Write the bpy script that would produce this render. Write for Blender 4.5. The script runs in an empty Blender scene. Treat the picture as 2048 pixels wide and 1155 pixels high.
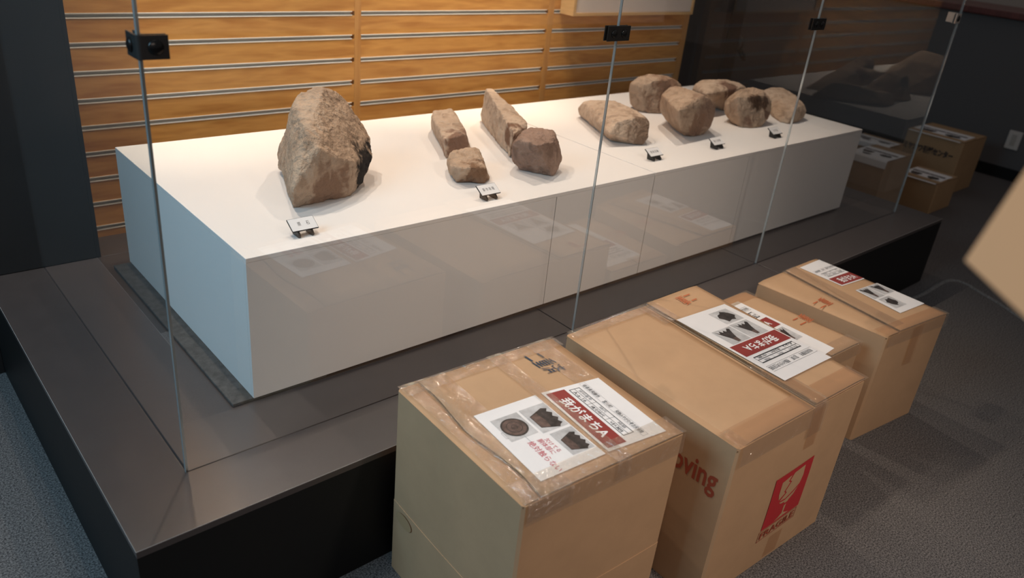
import bpy, bmesh, math, random
from mathutils import Vector, Matrix, noise
import numpy as np

scene = bpy.context.scene
COL = scene.collection
random.seed(7)

# ------------------------------------------------------------------ camera
cam_data = bpy.data.cameras.new('camera')
cam = bpy.data.objects.new('camera', cam_data)
COL.objects.link(cam)
S_ = Vector((0.75277229, -0.65123046, 0.09608727))
U_ = Vector((0.22598102, 0.39274757, 0.89144934))
F_ = Vector((0.61827701, 0.64934446, -0.44281522))
m = Matrix((S_, U_, -F_)).transposed().to_4x4()
m.translation = Vector((-0.28017, -1.29183, 1.58002))
cam.matrix_world = m
cam_data.sensor_width = 36.0
cam_data.lens = 1563.3 / 2048 * 36.0
cam_data.clip_start = 0.02
cam_data.dof.use_dof = True
cam_data.dof.focus_distance = 2.15
cam_data.dof.aperture_fstop = 2.8
scene.camera = cam

# ------------------------------------------------------------------ world, light, exposure
scene.view_settings.view_transform = 'Standard'
scene.view_settings.look = 'None'
scene.view_settings.exposure = 0.0
scene.view_settings.gamma = 1.0
scene.view_settings.use_curve_mapping = False
w = bpy.data.worlds.new('world'); scene.world = w
w.use_nodes = True
w.node_tree.nodes['Background'].inputs[0].default_value = (1.0, 0.90, 0.86, 1)
w.node_tree.nodes['Background'].inputs[1].default_value = 0.135

def spot(name, loc, target, watts, color, angle=75, blend=0.7, radius=0.03):
    d = bpy.data.lights.new(name, 'SPOT')
    d.energy = watts; d.color = color; d.spot_size = math.radians(angle)
    d.spot_blend = blend; d.shadow_soft_size = radius
    o = bpy.data.objects.new(name, d); COL.objects.link(o)
    o.location = loc
    o.rotation_euler = (Vector(target) - Vector(loc)).to_track_quat('-Z', 'Y').to_euler()
    return o
def area(name, loc, target, watts, color, sx, sy):
    d = bpy.data.lights.new(name, 'AREA')
    d.shape = 'RECTANGLE'; d.size = sx; d.size_y = sy
    d.energy = watts; d.color = color
    o = bpy.data.objects.new(name, d); COL.objects.link(o)
    o.location = loc
    o.rotation_euler = (Vector(target) - Vector(loc)).to_track_quat('-Z', 'Y').to_euler()
    return o
WARM = (1.0, 0.83, 0.67)
spot('spotlight', (0.25, 0.42, 2.9), (0.20, 0.40, 0.4), 36, WARM, 70, 0.7, 0.02)
spot('spotlight', (0.50, 1.36, 2.9), (0.70, 0.80, 0.7), 70, WARM, 85, 0.8, 0.012)
spot('spotlight', (1.10, 1.42, 2.9), (1.05, 0.75, 0.7), 52, WARM, 85, 0.8, 0.012)
spot('spotlight', (2.00, 1.30, 2.9), (1.95, 0.95, 0.7), 80, WARM, 85, 0.8, 0.012)
spot('spotlight', (2.85, 1.30, 2.9), (2.65, 0.8, 0.7), 76, WARM, 66, 0.8, 0.012)
spot('wall_washer', (0.75, 1.18, 2.45), (0.75, 1.59, 1.40), 76, (1.0, 0.82, 0.58), 66, 0.9, 0.02)
spot('wall_washer', (1.95, 1.18, 2.45), (1.95, 1.59, 1.32), 122, (1.0, 0.82, 0.58), 62, 0.9, 0.02)
spot('overhead_spot', (1.25, -2.2, 2.8), (1.45, -0.30, 0.3), 140, (1.0, 0.85, 0.72), 56, 0.9, 0.12)
spot('overhead_spot', (-0.40, -1.32, 2.8), (0.42, -1.15, 1.42), 22, (1.0, 0.78, 0.58), 26, 0.8, 0.08)  # added narrow lamp, only to warm the carton corner by the lens
area('warm_fill', (-0.2, -4.0, 2.6), (1.2, -0.4, 0.3), 14, (1.0, 0.80, 0.68), 2.0, 1.0)  # added fill behind the camera, warms the front faces
area('daylight', (-1.7, 0.2, 2.4), (-0.25, 0.35, 0.1), 50, (0.42, 0.76, 1.0), 1.4, 1.2)

# ------------------------------------------------------------------ materials
MATS = {}
def mat(name, color, rough=0.6, metallic=0.0, spec=0.5, n=None, coat=0.0):
    """Principled material; n = (scale, contrast, bump, (sx,sy,sz)) adds object-space noise."""
    if name in MATS: return MATS[name]
    m = bpy.data.materials.new(name); m.use_nodes = True
    nt = m.node_tree; b = nt.nodes['Principled BSDF']
    b.inputs['Base Color'].default_value = (*color, 1)
    b.inputs['Roughness'].default_value = rough
    b.inputs['Metallic'].default_value = metallic
    b.inputs['Specular IOR Level'].default_value = spec
    b.inputs['Coat Weight'].default_value = coat
    if n:
        sc, con, bump, st = n
        tc = nt.nodes.new('ShaderNodeTexCoord'); mp = nt.nodes.new('ShaderNodeMapping')
        mp.inputs['Scale'].default_value = st
        nz = nt.nodes.new('ShaderNodeTexNoise'); nz.inputs['Scale'].default_value = sc
        nz.inputs['Detail'].default_value = 6; nz.inputs['Roughness'].default_value = 0.65
        nt.links.new(tc.outputs['Object'], mp.inputs[0]); nt.links.new(mp.outputs[0], nz.inputs['Vector'])
        cr = nt.nodes.new('ShaderNodeValToRGB')
        cr.color_ramp.elements[0].position = 0.3; cr.color_ramp.elements[1].position = 0.7
        cr.color_ramp.elements[0].color = (*[c * (1 - con) for c in color], 1)
        cr.color_ramp.elements[1].color = (*[min(1, c * (1 + con)) for c in color], 1)
        nt.links.new(nz.outputs['Fac'], cr.inputs[0]); nt.links.new(cr.outputs[0], b.inputs['Base Color'])
        if bump:
            bp = nt.nodes.new('ShaderNodeBump'); bp.inputs['Strength'].default_value = bump
            bp.inputs['Distance'].default_value = 0.004
            nt.links.new(nz.outputs['Fac'], bp.inputs['Height']); nt.links.new(bp.outputs[0], b.inputs['Normal'])
    MATS[name] = m
    return m

def glass_mat(name='clear_glass', dust=0.0):
    m = bpy.data.materials.new(name); m.use_nodes = True
    nt = m.node_tree; nt.nodes.clear()
    out = nt.nodes.new('ShaderNodeOutputMaterial')
    tr = nt.nodes.new('ShaderNodeBsdfTransparent'); tr.inputs[0].default_value = (0.985, 0.992, 0.99, 1)
    gl = nt.nodes.new('ShaderNodeBsdfGlossy'); gl.inputs['Roughness'].default_value = 0.0
    gl.inputs[0].default_value = (1, 1, 1, 1)
    fr = nt.nodes.new('ShaderNodeFresnel'); fr.inputs[0].default_value = 1.5
    ge = nt.nodes.new('ShaderNodeNewGeometry')
    inv = nt.nodes.new('ShaderNodeMath'); inv.operation = 'SUBTRACT'; inv.inputs[0].default_value = 1
    nt.links.new(ge.outputs['Backfacing'], inv.inputs[1])
    # both faces of the thin pane reflect: R = 2r/(1+r)
    a = nt.nodes.new('ShaderNodeMath'); a.operation = 'MULTIPLY'; a.inputs[1].default_value = 2
    b = nt.nodes.new('ShaderNodeMath'); b.operation = 'ADD'; b.inputs[1].default_value = 1
    d = nt.nodes.new('ShaderNodeMath'); d.operation = 'DIVIDE'
    e = nt.nodes.new('ShaderNodeMath'); e.operation = 'MULTIPLY'
    nt.links.new(fr.outputs[0], a.inputs[0]); nt.links.new(fr.outputs[0], b.inputs[0])
    nt.links.new(a.outputs[0], d.inputs[0]); nt.links.new(b.outputs[0], d.inputs[1])
    nt.links.new(d.outputs[0], e.inputs[0]); nt.links.new(inv.outputs[0], e.inputs[1])
    mx = nt.nodes.new('ShaderNodeMixShader')
    nt.links.new(e.outputs[0], mx.inputs[0]); nt.links.new(tr.outputs[0], mx.inputs[1]); nt.links.new(gl.outputs[0], mx.inputs[2])
    last = mx
    if dust:
        # a film of dust: thicker along the line of sight when seen at a grazing angle
        lw = nt.nodes.new('ShaderNodeLayerWeight'); lw.inputs[0].default_value = 0.5
        pw = nt.nodes.new('ShaderNodeMath'); pw.operation = 'POWER'; pw.inputs[1].default_value = 2.0
        ml = nt.nodes.new('ShaderNodeMath'); ml.operation = 'MULTIPLY_ADD'; ml.inputs[1].default_value = dust; ml.inputs[2].default_value = dust*0.06
        df = nt.nodes.new('ShaderNodeBsdfDiffuse'); df.inputs[0].default_value = (0.85, 0.83, 0.82, 1)
        m3 = nt.nodes.new('ShaderNodeMixShader')
        nt.links.new(lw.outputs['Facing'], pw.inputs[0]); nt.links.new(pw.outputs[0], ml.inputs[0]); nt.links.new(ml.outputs[0], m3.inputs[0])
        nt.links.new(mx.outputs[0], m3.inputs[1]); nt.links.new(df.outputs[0], m3.inputs[2]); last = m3
    nt.links.new(last.outputs[0], out.inputs[0])
    return m
GLASS = glass_mat('clear_glass', 0.008)
GLASS_D = glass_mat('dusty_glass', 0.018)

def tape_mat(name, tint, gloss, bump, body=0.08):
    m = bpy.data.materials.new(name); m.use_nodes = True
    nt = m.node_tree; nt.nodes.clear()
    out = nt.nodes.new('ShaderNodeOutputMaterial')
    tr = nt.nodes.new('ShaderNodeBsdfTransparent'); tr.inputs[0].default_value = (*tint, 1)
    gl = nt.nodes.new('ShaderNodeBsdfGlossy'); gl.inputs['Roughness'].default_value = 0.09
    df = nt.nodes.new('ShaderNodeBsdfDiffuse'); df.inputs[0].default_value = (0.72, 0.56, 0.43, 1)
    tc = nt.nodes.new('ShaderNodeTexCoord')
    mp = nt.nodes.new('ShaderNodeMapping'); mp.inputs['Scale'].default_value = (1.0, 0.45, 1.0)
    nz = nt.nodes.new('ShaderNodeTexNoise'); nz.inputs['Scale'].default_value = 55; nz.inputs['Detail'].default_value = 4
    nz.inputs['Distortion'].default_value = 1.2
    bp = nt.nodes.new('ShaderNodeBump'); bp.inputs['Strength'].default_value = bump; bp.inputs['Distance'].default_value = 0.010
    nt.links.new(tc.outputs['Object'], mp.inputs[0]); nt.links.new(mp.outputs[0], nz.inputs['Vector'])
    nt.links.new(nz.outputs['Fac'], bp.inputs['Height']); nt.links.new(bp.outputs[0], gl.inputs['Normal'])
    m1 = nt.nodes.new('ShaderNodeMixShader'); m1.inputs[0].default_value = body
    nt.links.new(tr.outputs[0], m1.inputs[1]); nt.links.new(df.outputs[0], m1.inputs[2])
    m2 = nt.nodes.new('ShaderNodeMixShader'); m2.inputs[0].default_value = gloss
    nt.links.new(m1.outputs[0], m2.inputs[1]); nt.links.new(gl.outputs[0], m2.inputs[2])
    nt.links.new(m2.outputs[0], out.inputs[0])
    return m
TAPE = tape_mat('clear_packing_tape', (0.99, 0.97, 0.94), 0.15, 1.0, 0.10)
TAPE_B = tape_mat('tan_packing_tape', (0.93, 0.84, 0.74), 0.06, 0.3, 0.12)

def wood_mat(name, c1, c2, rough=0.36, axis='x'):
    m = bpy.data.materials.new(name); m.use_nodes = True
    nt = m.node_tree; b = nt.nodes['Principled BSDF']; b.inputs['Roughness'].default_value = rough
    tc = nt.nodes.new('ShaderNodeTexCoord'); mp = nt.nodes.new('ShaderNodeMapping')
    mp.inputs['Scale'].default_value = (0.8, 1, 5.5) if axis == 'x' else (9, 1, 0.9)
    n1 = nt.nodes.new('ShaderNodeTexNoise'); n1.inputs['Scale'].default_value = 3.2; n1.inputs['Detail'].default_value = 2
    n1.inputs['Distortion'].default_value = 0.6
    mul = nt.nodes.new('ShaderNodeMath'); mul.operation = 'MULTIPLY'; mul.inputs[1].default_value = 16
    sn = nt.nodes.new('ShaderNodeMath'); sn.operation = 'SINE'
    n2 = nt.nodes.new('ShaderNodeTexNoise'); n2.inputs['Scale'].default_value = 14; n2.inputs['Detail'].default_value = 5
    ad = nt.nodes.new('ShaderNodeMath'); ad.operation = 'MULTIPLY_ADD'; ad.inputs[1].default_value = 0.17; ad.inputs[2].default_value = 0.2
    ad2 = nt.nodes.new('ShaderNodeMath'); ad2.operation = 'MULTIPLY_ADD'; ad2.inputs[1].default_value = 0.6
    cr = nt.nodes.new('ShaderNodeValToRGB')
    cr.color_ramp.elements[0].position = 0.2; cr.color_ramp.elements[1].position = 0.8
    cr.color_ramp.elements[0].color = (*c1, 1); cr.color_ramp.elements[1].color = (*c2, 1)
    L = nt.links.new
    L(tc.outputs['Object'], mp.inputs[0]); L(mp.outputs[0], n1.inputs['Vector']); L(mp.outputs[0], n2.inputs['Vector'])
    L(n1.outputs['Fac'], mul.inputs[0]); L(mul.outputs[0], sn.inputs[0]); L(sn.outputs[0], ad.inputs[0])
    L(n2.outputs['Fac'], ad2.inputs[0]); L(ad.outputs[0], ad2.inputs[2]); L(ad2.outputs[0], cr.inputs[0])
    L(cr.outputs[0], b.inputs['Base Color'])
    return m
WOOD = wood_mat('oak_veneer', (0.45, 0.185, 0.042), (0.68, 0.34, 0.095))
WOODV = wood_mat('oak_post', (0.47, 0.21, 0.06), (0.60, 0.31, 0.10), axis='z')
LIGHTWOOD = wood_mat('pale_wood', (0.62, 0.36, 0.14), (0.74, 0.46, 0.2))

def stone_mat(name, light, dark, stain=None):
    """stain: list of (x, y, z, radius, colour) spots in the stone's own space."""
    m = bpy.data.materials.new(name); m.use_nodes = True
    nt = m.node_tree; b = nt.nodes['Principled BSDF']; b.inputs['Roughness'].default_value = 0.9
    b.inputs['Specular IOR Level'].default_value = 0.2
    L = nt.links.new
    tc = nt.nodes.new('ShaderNodeTexCoord')
    n1 = nt.nodes.new('ShaderNodeTexNoise'); n1.inputs['Scale'].default_value = 9; n1.inputs['Detail'].default_value = 8; n1.inputs['Roughness'].default_value = 0.7
    n2 = nt.nodes.new('ShaderNodeTexNoise'); n2.inputs['Scale'].default_value = 70; n2.inputs['Detail'].default_value = 5
    vo = nt.nodes.new('ShaderNodeTexNoise'); vo.inputs['Scale'].default_value = 26; vo.inputs['Detail'].default_value = 9; vo.inputs['Distortion'].default_value = 0.5
    L(tc.outputs['Object'], n1.inputs['Vector']); L(tc.outputs['Object'], n2.inputs['Vector']); L(tc.outputs['Object'], vo.inputs['Vector'])
    cr = nt.nodes.new('ShaderNodeValToRGB')
    cr.color_ramp.elements[0].position = 0.28; cr.color_ramp.elements[1].position = 0.60
    cr.color_ramp.elements[0].color = (*dark, 1); cr.color_ramp.elements[1].color = (*light, 1)
    L(n1.outputs['Fac'], cr.inputs[0])
    mx = nt.nodes.new('ShaderNodeMix'); mx.data_type = 'RGBA'; mx.blend_type = 'MULTIPLY'; mx.inputs[0].default_value = 0.45
    c2 = nt.nodes.new('ShaderNodeValToRGB'); c2.color_ramp.elements[0].position = 0.36; c2.color_ramp.elements[1].position = 0.5
    c2.color_ramp.elements[0].color = (0.45, 0.4, 0.36, 1)
    L(vo.outputs['Fac'], c2.inputs[0]); L(cr.outputs[0], mx.inputs[6]); L(c2.outputs[0], mx.inputs[7])
    col = mx.outputs[2]
    for (x, y, z, r, c) in (stain or []):
        vm = nt.nodes.new('ShaderNodeVectorMath'); vm.operation = 'DISTANCE'; vm.inputs[1].default_value = (x, y, z)
        L(tc.outputs['Object'], vm.inputs[0])
        s = nt.nodes.new('ShaderNodeMath'); s.operation = 'MULTIPLY_ADD'; s.inputs[1].default_value = r * 2.6
        s.inputs[2].default_value = -r * 1.3; L(vo.outputs['Fac'], s.inputs[0])
        s2 = nt.nodes.new('ShaderNodeMath'); s2.operation = 'ADD'; L(vm.outputs['Value'], s2.inputs[0]); L(s.outputs[0], s2.inputs[1])
        mr = nt.nodes.new('ShaderNodeMapRange'); mr.inputs[1].default_value = r * 0.70; mr.inputs[2].default_value = r * 1.15
        mr.inputs[3].default_value = 1; mr.inputs[4].default_value = 0
        L(s2.outputs[0], mr.inputs[0])
        q = nt.nodes.new('ShaderNodeMix'); q.data_type = 'RGBA'; q.inputs[7].default_value = (*c, 1)
        L(mr.outputs[0], q.inputs[0]); L(col, q.inputs[6]); col = q.outputs[2]
    L(col, b.inputs['Base Color'])
    ad = nt.nodes.new('ShaderNodeMath'); ad.operation = 'MULTIPLY_ADD'; ad.inputs[1].default_value = 0.6
    L(n2.outputs['Fac'], ad.inputs[0]); L(vo.outputs['Fac'], ad.inputs[2])
    bp = nt.nodes.new('ShaderNodeBump'); bp.inputs['Strength'].default_value = 1.0; bp.inputs['Distance'].default_value = 0.014
    L(ad.outputs[0], bp.inputs['Height']); L(bp.outputs[0], b.inputs['Normal'])
    return m

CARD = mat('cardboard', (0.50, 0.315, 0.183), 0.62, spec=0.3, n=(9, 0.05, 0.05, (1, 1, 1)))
CARD_DIM = mat('dimmed_cardboard', (0.37, 0.235, 0.125), 0.65, spec=0.3, n=(9, 0.06, 0.05, (1, 1, 1)))  # same cardboard, darkened in its colour for the dim far end
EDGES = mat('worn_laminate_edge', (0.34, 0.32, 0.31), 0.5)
CARD_D = mat('cardboard_cut_edge', (0.20, 0.12, 0.06), 0.9, n=(160, 0.5, 0.3, (1, 1, 1)))
PAPER = mat('white_paper', (0.80, 0.79, 0.80), 0.55, n=(20, 0.02, 0.15, (1, 1, 1)))
WHITE = mat('white_paint', (0.76, 0.735, 0.725), 0.55, n=(3, 0.012, 0.0, (1, 1, 1)))
SEAM = mat('dark_joint', (0.20, 0.19, 0.18), 0.8)
BANNER = mat('printed_dark_red', (0.27, 0.035, 0.03), 0.5)
INK = mat('printed_black', (0.03, 0.03, 0.035), 0.5)
INKG = mat('printed_grey', (0.22, 0.22, 0.24), 0.5)
REDINK = mat('red_pen', (0.55, 0.07, 0.10), 0.6)
BLUEINK = mat('blue_black_marker', (0.02, 0.045, 0.09), 0.5)
STAMP = mat('orange_red_marker', (0.50, 0.11, 0.035), 0.6)
MOVRED = mat('printed_brick_red', (0.36, 0.07, 0.035), 0.6)
FRAG = mat('printed_red', (0.48, 0.022, 0.028), 0.55)
PHOTO = mat('printed_photo_grey', (0.50, 0.50, 0.51), 0.5, n=(25, 0.28, 0, (1, 1, 1)))
POT = mat('printed_pot', (0.035, 0.028, 0.027), 0.5, n=(70, 0.8, 0, (1, 1, 1)))
POTB = mat('printed_pot_brown', (0.11, 0.07, 0.06), 0.5, n=(60, 0.6, 0, (1, 1, 1)))
BLACKM = mat('black_plastic', (0.012, 0.011, 0.010), 0.35)
CLAMP = mat('black_clamp_metal', (0.05, 0.047, 0.045), 0.42, metallic=0.6)
BOLT = mat('black_bolt', (0.012, 0.012, 0.012), 0.18, metallic=0.3)
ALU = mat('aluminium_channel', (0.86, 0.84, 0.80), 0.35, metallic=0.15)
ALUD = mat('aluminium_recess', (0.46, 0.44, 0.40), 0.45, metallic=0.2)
EDGE = mat('polished_glass_edge', (0.50, 0.53, 0.53), 0.12, metallic=0.5)
PLAT = mat('dark_brown_laminate', (0.052, 0.041, 0.039), 0.30, spec=1.0, n=(14, 0.07, 0, (1, 1, 1)))
PLATS = mat('black_laminate_side', (0.008, 0.008, 0.008), 0.5, spec=0.25)
CORE = mat('platform_core', (0.004, 0.004, 0.004), 0.8)
MATT = mat('grey_stone_sheet', (0.065, 0.062, 0.060), 0.7, n=(45, 0.45, 0.2, (1, 1, 1)))
WALLB = mat('black_painted_board', (0.011, 0.0085, 0.008), 0.55, n=(4, 0.2, 0, (1, 1, 1)))
WALLC = mat('dark_brown_board', (0.030, 0.022, 0.020), 0.6)
COUNT = mat('charcoal_front', (0.095, 0.092, 0.094), 0.6)
REDWOOD = mat('red_brown_wood', (0.12, 0.035, 0.03), 0.35, n=(6, 0.4, 0, (1, 6, 1)))
FABRIC = mat('cream_fabric', (0.74, 0.63, 0.55), 0.95, n=(260, 0.12, 0.3, (1, 1, 1)))
PLASTIC = mat('ivory_plastic', (0.55, 0.53, 0.5), 0.4)

def carpet_mat():
    m = bpy.data.materials.new('speckled_grey_carpet'); m.use_nodes = True
    nt = m.node_tree; b = nt.nodes['Principled BSDF']; b.inputs['Roughness'].default_value = 0.97
    b.inputs['Specular IOR Level'].default_value = 0.1
    L = nt.links.new
    tc = nt.nodes.new('ShaderNodeTexCoord')
    n1 = nt.nodes.new('ShaderNodeTexNoise'); n1.inputs['Scale'].default_value = 210; n1.inputs['Detail'].default_value = 4; n1.inputs['Roughness'].default_value = 0.8
    n2 = nt.nodes.new('ShaderNodeTexNoise'); n2.inputs['Scale'].default_value = 2.5
    L(tc.outputs['Object'], n1.inputs['Vector']); L(tc.outputs['Object'], n2.inputs['Vector'])
    cr = nt.nodes.new('ShaderNodeValToRGB')
    cr.color_ramp.elements[0].position = 0.40; cr.color_ramp.elements[0].color = (0.040, 0.038, 0.039, 1)
    cr.color_ramp.elements[1].position = 0.62; cr.color_ramp.elements[1].color = (0.26, 0.24, 0.235, 1)
    L(n1.outputs['Fac'], cr.inputs[0]); L(cr.outputs[0], b.inputs['Base Color'])
    bp = nt.nodes.new('ShaderNodeBump'); bp.inputs['Strength'].default_value = 0.6; bp.inputs['Distance'].default_value = 0.006
    L(n1.outputs['Fac'], bp.inputs['Height']); L(bp.outputs[0], b.inputs['Normal'])
    return m
CARPET = carpet_mat()

# ------------------------------------------------------------------ mesh helpers
class MB:
    """Collects pieces given in world coordinates and links them as ONE mesh object."""
    def __init__(s): s.v = []; s.f = []
    def add(s, v, f):
        o = len(s.v); s.v += [tuple(p) for p in v]; s.f += [tuple(i + o for i in q) for q in f]; return s
    def box(s, x0, y0, z0, x1, y1, z1, bev=0.0):
        if bev <= 0:
            v = [(x0,y0,z0),(x1,y0,z0),(x1,y1,z0),(x0,y1,z0),(x0,y0,z1),(x1,y0,z1),(x1,y1,z1),(x0,y1,z1)]
            return s.add(v, [(0,3,2,1),(4,5,6,7),(0,1,5,4),(1,2,6,5),(2,3,7,6),(3,0,4,7)])
        bm = bmesh.new(); bmesh.ops.create_cube(bm, size=1)
        for p in bm.verts:
            p.co = Vector(((x0+x1)/2 + p.co.x*(x1-x0), (y0+y1)/2 + p.co.y*(y1-y0), (z0+z1)/2 + p.co.z*(z1-z0)))
        bmesh.ops.bevel(bm, geom=bm.edges[:], offset=bev, segments=2, affect='EDGES', profile=0.5)
        bm.verts.index_update()
        s.add([p.co.copy() for p in bm.verts], [[q.index for q in f.verts] for f in bm.faces]); bm.free(); return s
    def prism(s, pts, d):
        """extrude polygon pts (3-D) by vector d"""
        n = len(pts); d = Vector(d)
        v = [Vector(p) for p in pts] + [Vector(p) + d for p in pts]
        f = [tuple(range(n-1, -1, -1)), tuple(range(n, 2*n))] + [(i, (i+1) % n, n+(i+1) % n, n+i) for i in range(n)]
        return s.add(v, f)
    def cyl(s, c, ax, r, h, seg=24, r2=None, dome=0.0):
        ax = Vector(ax).normalized(); c = Vector(c)
        a = ax.orthogonal().normalized(); b = ax.cross(a)
        r2 = r if r2 is None else r2
        rings = [(r, 0), (r, h*0.7), (r2*0.86, h)] if dome else [(r, 0), (r2, h)]
        if dome: rings += [(r2*0.5, h+dome*0.8), (r2*0.15, h+dome)]
        v = []
        for (q, t) in rings:
            v += [c + ax*t + (a*math.cos(2*math.pi*i/seg) + b*math.sin(2*math.pi*i/seg))*q for i in range(seg)]
        f = [tuple(range(seg-1, -1, -1)), tuple(range((len(rings)-1)*seg, len(rings)*seg))]
        for k in range(len(rings)-1):
            f += [(k*seg+i, k*seg+(i+1) % seg, (k+1)*seg+(i+1) % seg, (k+1)*seg+i) for i in range(seg)]
        return s.add(v, f)
    def grid(s, fn, nu, nv):
        v = [fn(i/nu, j/nv) for j in range(nv+1) for i in range(nu+1)]
        f = [(j*(nu+1)+i, j*(nu+1)+i+1, (j+1)*(nu+1)+i+1, (j+1)*(nu+1)+i) for j in range(nv) for i in range(nu)]
        return s.add(v, f)
    def build(s, name, material, parent=None, base=None, smooth=False):
        org = world_of(parent) if parent is not None else Vector((0, 0, 0))
        own = Vector(base) if base is not None else org
        me = bpy.data.meshes.new(name)
        me.from_pydata([Vector(p) - own for p in s.v], [], s.f)
        me.materials.append(material)
        if smooth:
            me.polygons.foreach_set('use_smooth', [True]*len(me.polygons))
        me.update()
        o = bpy.data.objects.new(name, me); COL.objects.link(o)
        o.location = own - org
        if parent is not None: o.parent = parent
        return o
def world_of(o):
    p = Vector(o.location)
    while o.parent is not None:
        o = o.parent; p = p + Vector(o.location)
    return p
def tag(o, label=None, cat=None, group=None, kind=None):
    if label: o['label'] = label
    if cat: o['category'] = cat
    if group: o['group'] = group
    if kind: o['kind'] = kind
    return o
def thing(name, loc, label, cat, group=None):
    o = bpy.data.objects.new(name, None); COL.objects.link(o); o.location = loc
    o.empty_display_size = 0.1
    return tag(o, label, cat, group)

_tc = {}
def text_geo(body, bold=0.0):
    """2-D outline faces of the text, scaled into the unit square."""
    if (body, bold) in _tc: return _tc[(body, bold)]
    c = bpy.data.curves.new('lettering', 'FONT'); c.body = body; c.resolution_u = 2; c.offset = bold
    o = bpy.data.objects.new('lettering', c); COL.objects.link(o)
    bpy.context.view_layer.update()
    me = bpy.data.meshes.new_from_object(o.evaluated_get(bpy.context.evaluated_depsgraph_get()))
    v = [(p.co.x, p.co.y) for p in me.vertices]; f = [tuple(p.vertices) for p in me.polygons]
    bpy.data.objects.remove(o); bpy.data.curves.remove(c); bpy.data.meshes.remove(me)
    xs = [p[0] for p in v]; ys = [p[1] for p in v]
    x0, x1, y0, y1 = min(xs), max(xs), min(ys), max(ys)
    v = [((a-x0)/(x1-x0), (b-y0)/(y1-y0)) for a, b in v]
    _tc[(body, bold)] = (v, f); return v, f
def bilin(tl, tr, br, bl, z):
    tl, tr, br, bl = [Vector((p[0], p[1], p[2] if len(p) > 2 else z)) for p in (tl, tr, br, bl)]
    def f(s, t, h=0.0):
        p = bl*(1-s)*(1-t) + br*s*(1-t) + tl*(1-s)*t + tr*s*t
        return p + N*h
    N = (br-bl).cross(tl-bl).normalized()
    return f
def d_rect(mb, fn, s0, t0, s1, t1, h, n=1):
    mb.grid(lambda a, b: fn(s0+(s1-s0)*a, t0+(t1-t0)*b, h), n, n)
def d_frame(mb, fn, s0, t0, s1, t1, ws, wt, h):
    d_rect(mb, fn, s0, t0, s1, t0+wt, h); d_rect(mb, fn, s0, t1-wt, s1, t1, h)
    d_rect(mb, fn, s0, t0+wt, s0+ws, t1-wt, h); d_rect(mb, fn, s1-ws, t0+wt, s1, t1-wt, h)
def d_poly(mb, fn, pts, h):
    mb.add([fn(a, b, h) for a, b in pts], [tuple(range(len(pts)))])
def d_text(mb, fn, body, s0, t0, s1, t1, h, slant=0.0, bold=0.0):
    v, f = text_geo(body, bold)
    mb.add([fn(s0+(s1-s0)*a + slant*b, t0+(t1-t0)*b, h) for a, b in v], f)

# ------------------------------------------------------------------ the setting
T = 0.761           # top of the white plinth
PH = 0.352          # top of the dark platform
f = MB().box(-7, -7, -0.05, 14, 9, 0.0).build('floor', CARPET); tag(f, kind='structure')
# black partition left of the slatted wall; stands on the platform, reaches the floor beside it
mb = MB(); mb.box(-1.6, 1.418, 0.0, -0.001, 1.60, 2.6); mb.box(-0.001, 1.418, PH+0.0005, 0.344, 1.60, 2.6, 0.002)
tag(mb.build('wall_left', WALLB), kind='structure')

# slatted oak wall with aluminium channels
SY = 1.591; PITCH = 0.0913; Z0 = 0.1943
wall = MB()
posts = [1.4485, 2.5266]
panels = [(0.30, 1.434), (1.463, 2.509), (2.545, 3.594)]
zs = [Z0 + PITCH*k for k in range(1, 28)]
zs = [z for z in zs if z > PH + 0.01 and z < 2.45]
CH = 0.017
for (x0, x1) in panels:
    prev = PH - 0.05
    for z in zs + [2.55]:
        top = z if z < 2.5 else 2.55
        wall.box(x0, SY, prev, x1, SY+0.018, top)
        prev = z + CH
wall.box(0.30, SY+0.018, PH-0.05, 3.64, SY+0.04, 2.55)
wl = wall.build('wall_back', WOOD); tag(wl, kind='structure')
pm = MB()
for x0, x1 in ((1.434, 1.463), (2.509, 2.545), (3.594, 3.640)):
    MB().box(x0, SY-0.001, PH-0.05, x1, SY+0.018, 2.55).build('joint_post', WOODV, wl)
for (x0, x1) in panels:
    xa = x0 + (0.0 if x0 < 0.5 else 0.001); xb = x1 - 0.012
    for z in zs:
        c = MB()
        c.box(xa, SY-0.0015, z-0.0005, xb, SY+0.010, z+0.003)
        c.box(xa, SY-0.0015, z+CH-0.003, xb, SY+0.010, z+CH+0.0005)
        c.build('slat_channel', ALU, wl)
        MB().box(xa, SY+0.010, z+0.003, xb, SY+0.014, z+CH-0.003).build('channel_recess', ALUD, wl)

# dark boards right of the slatted wall
tag(MB().box(3.645, 1.65, PH-0.35, 4.137, 1.70, 2.6).build('wall_recess', WALLC), kind='structure')
tag(MB().box(4.140, 1.64, 0.0, 4.275, 1.72, 2.6).build('pillar', WALLB), kind='structure')

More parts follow.
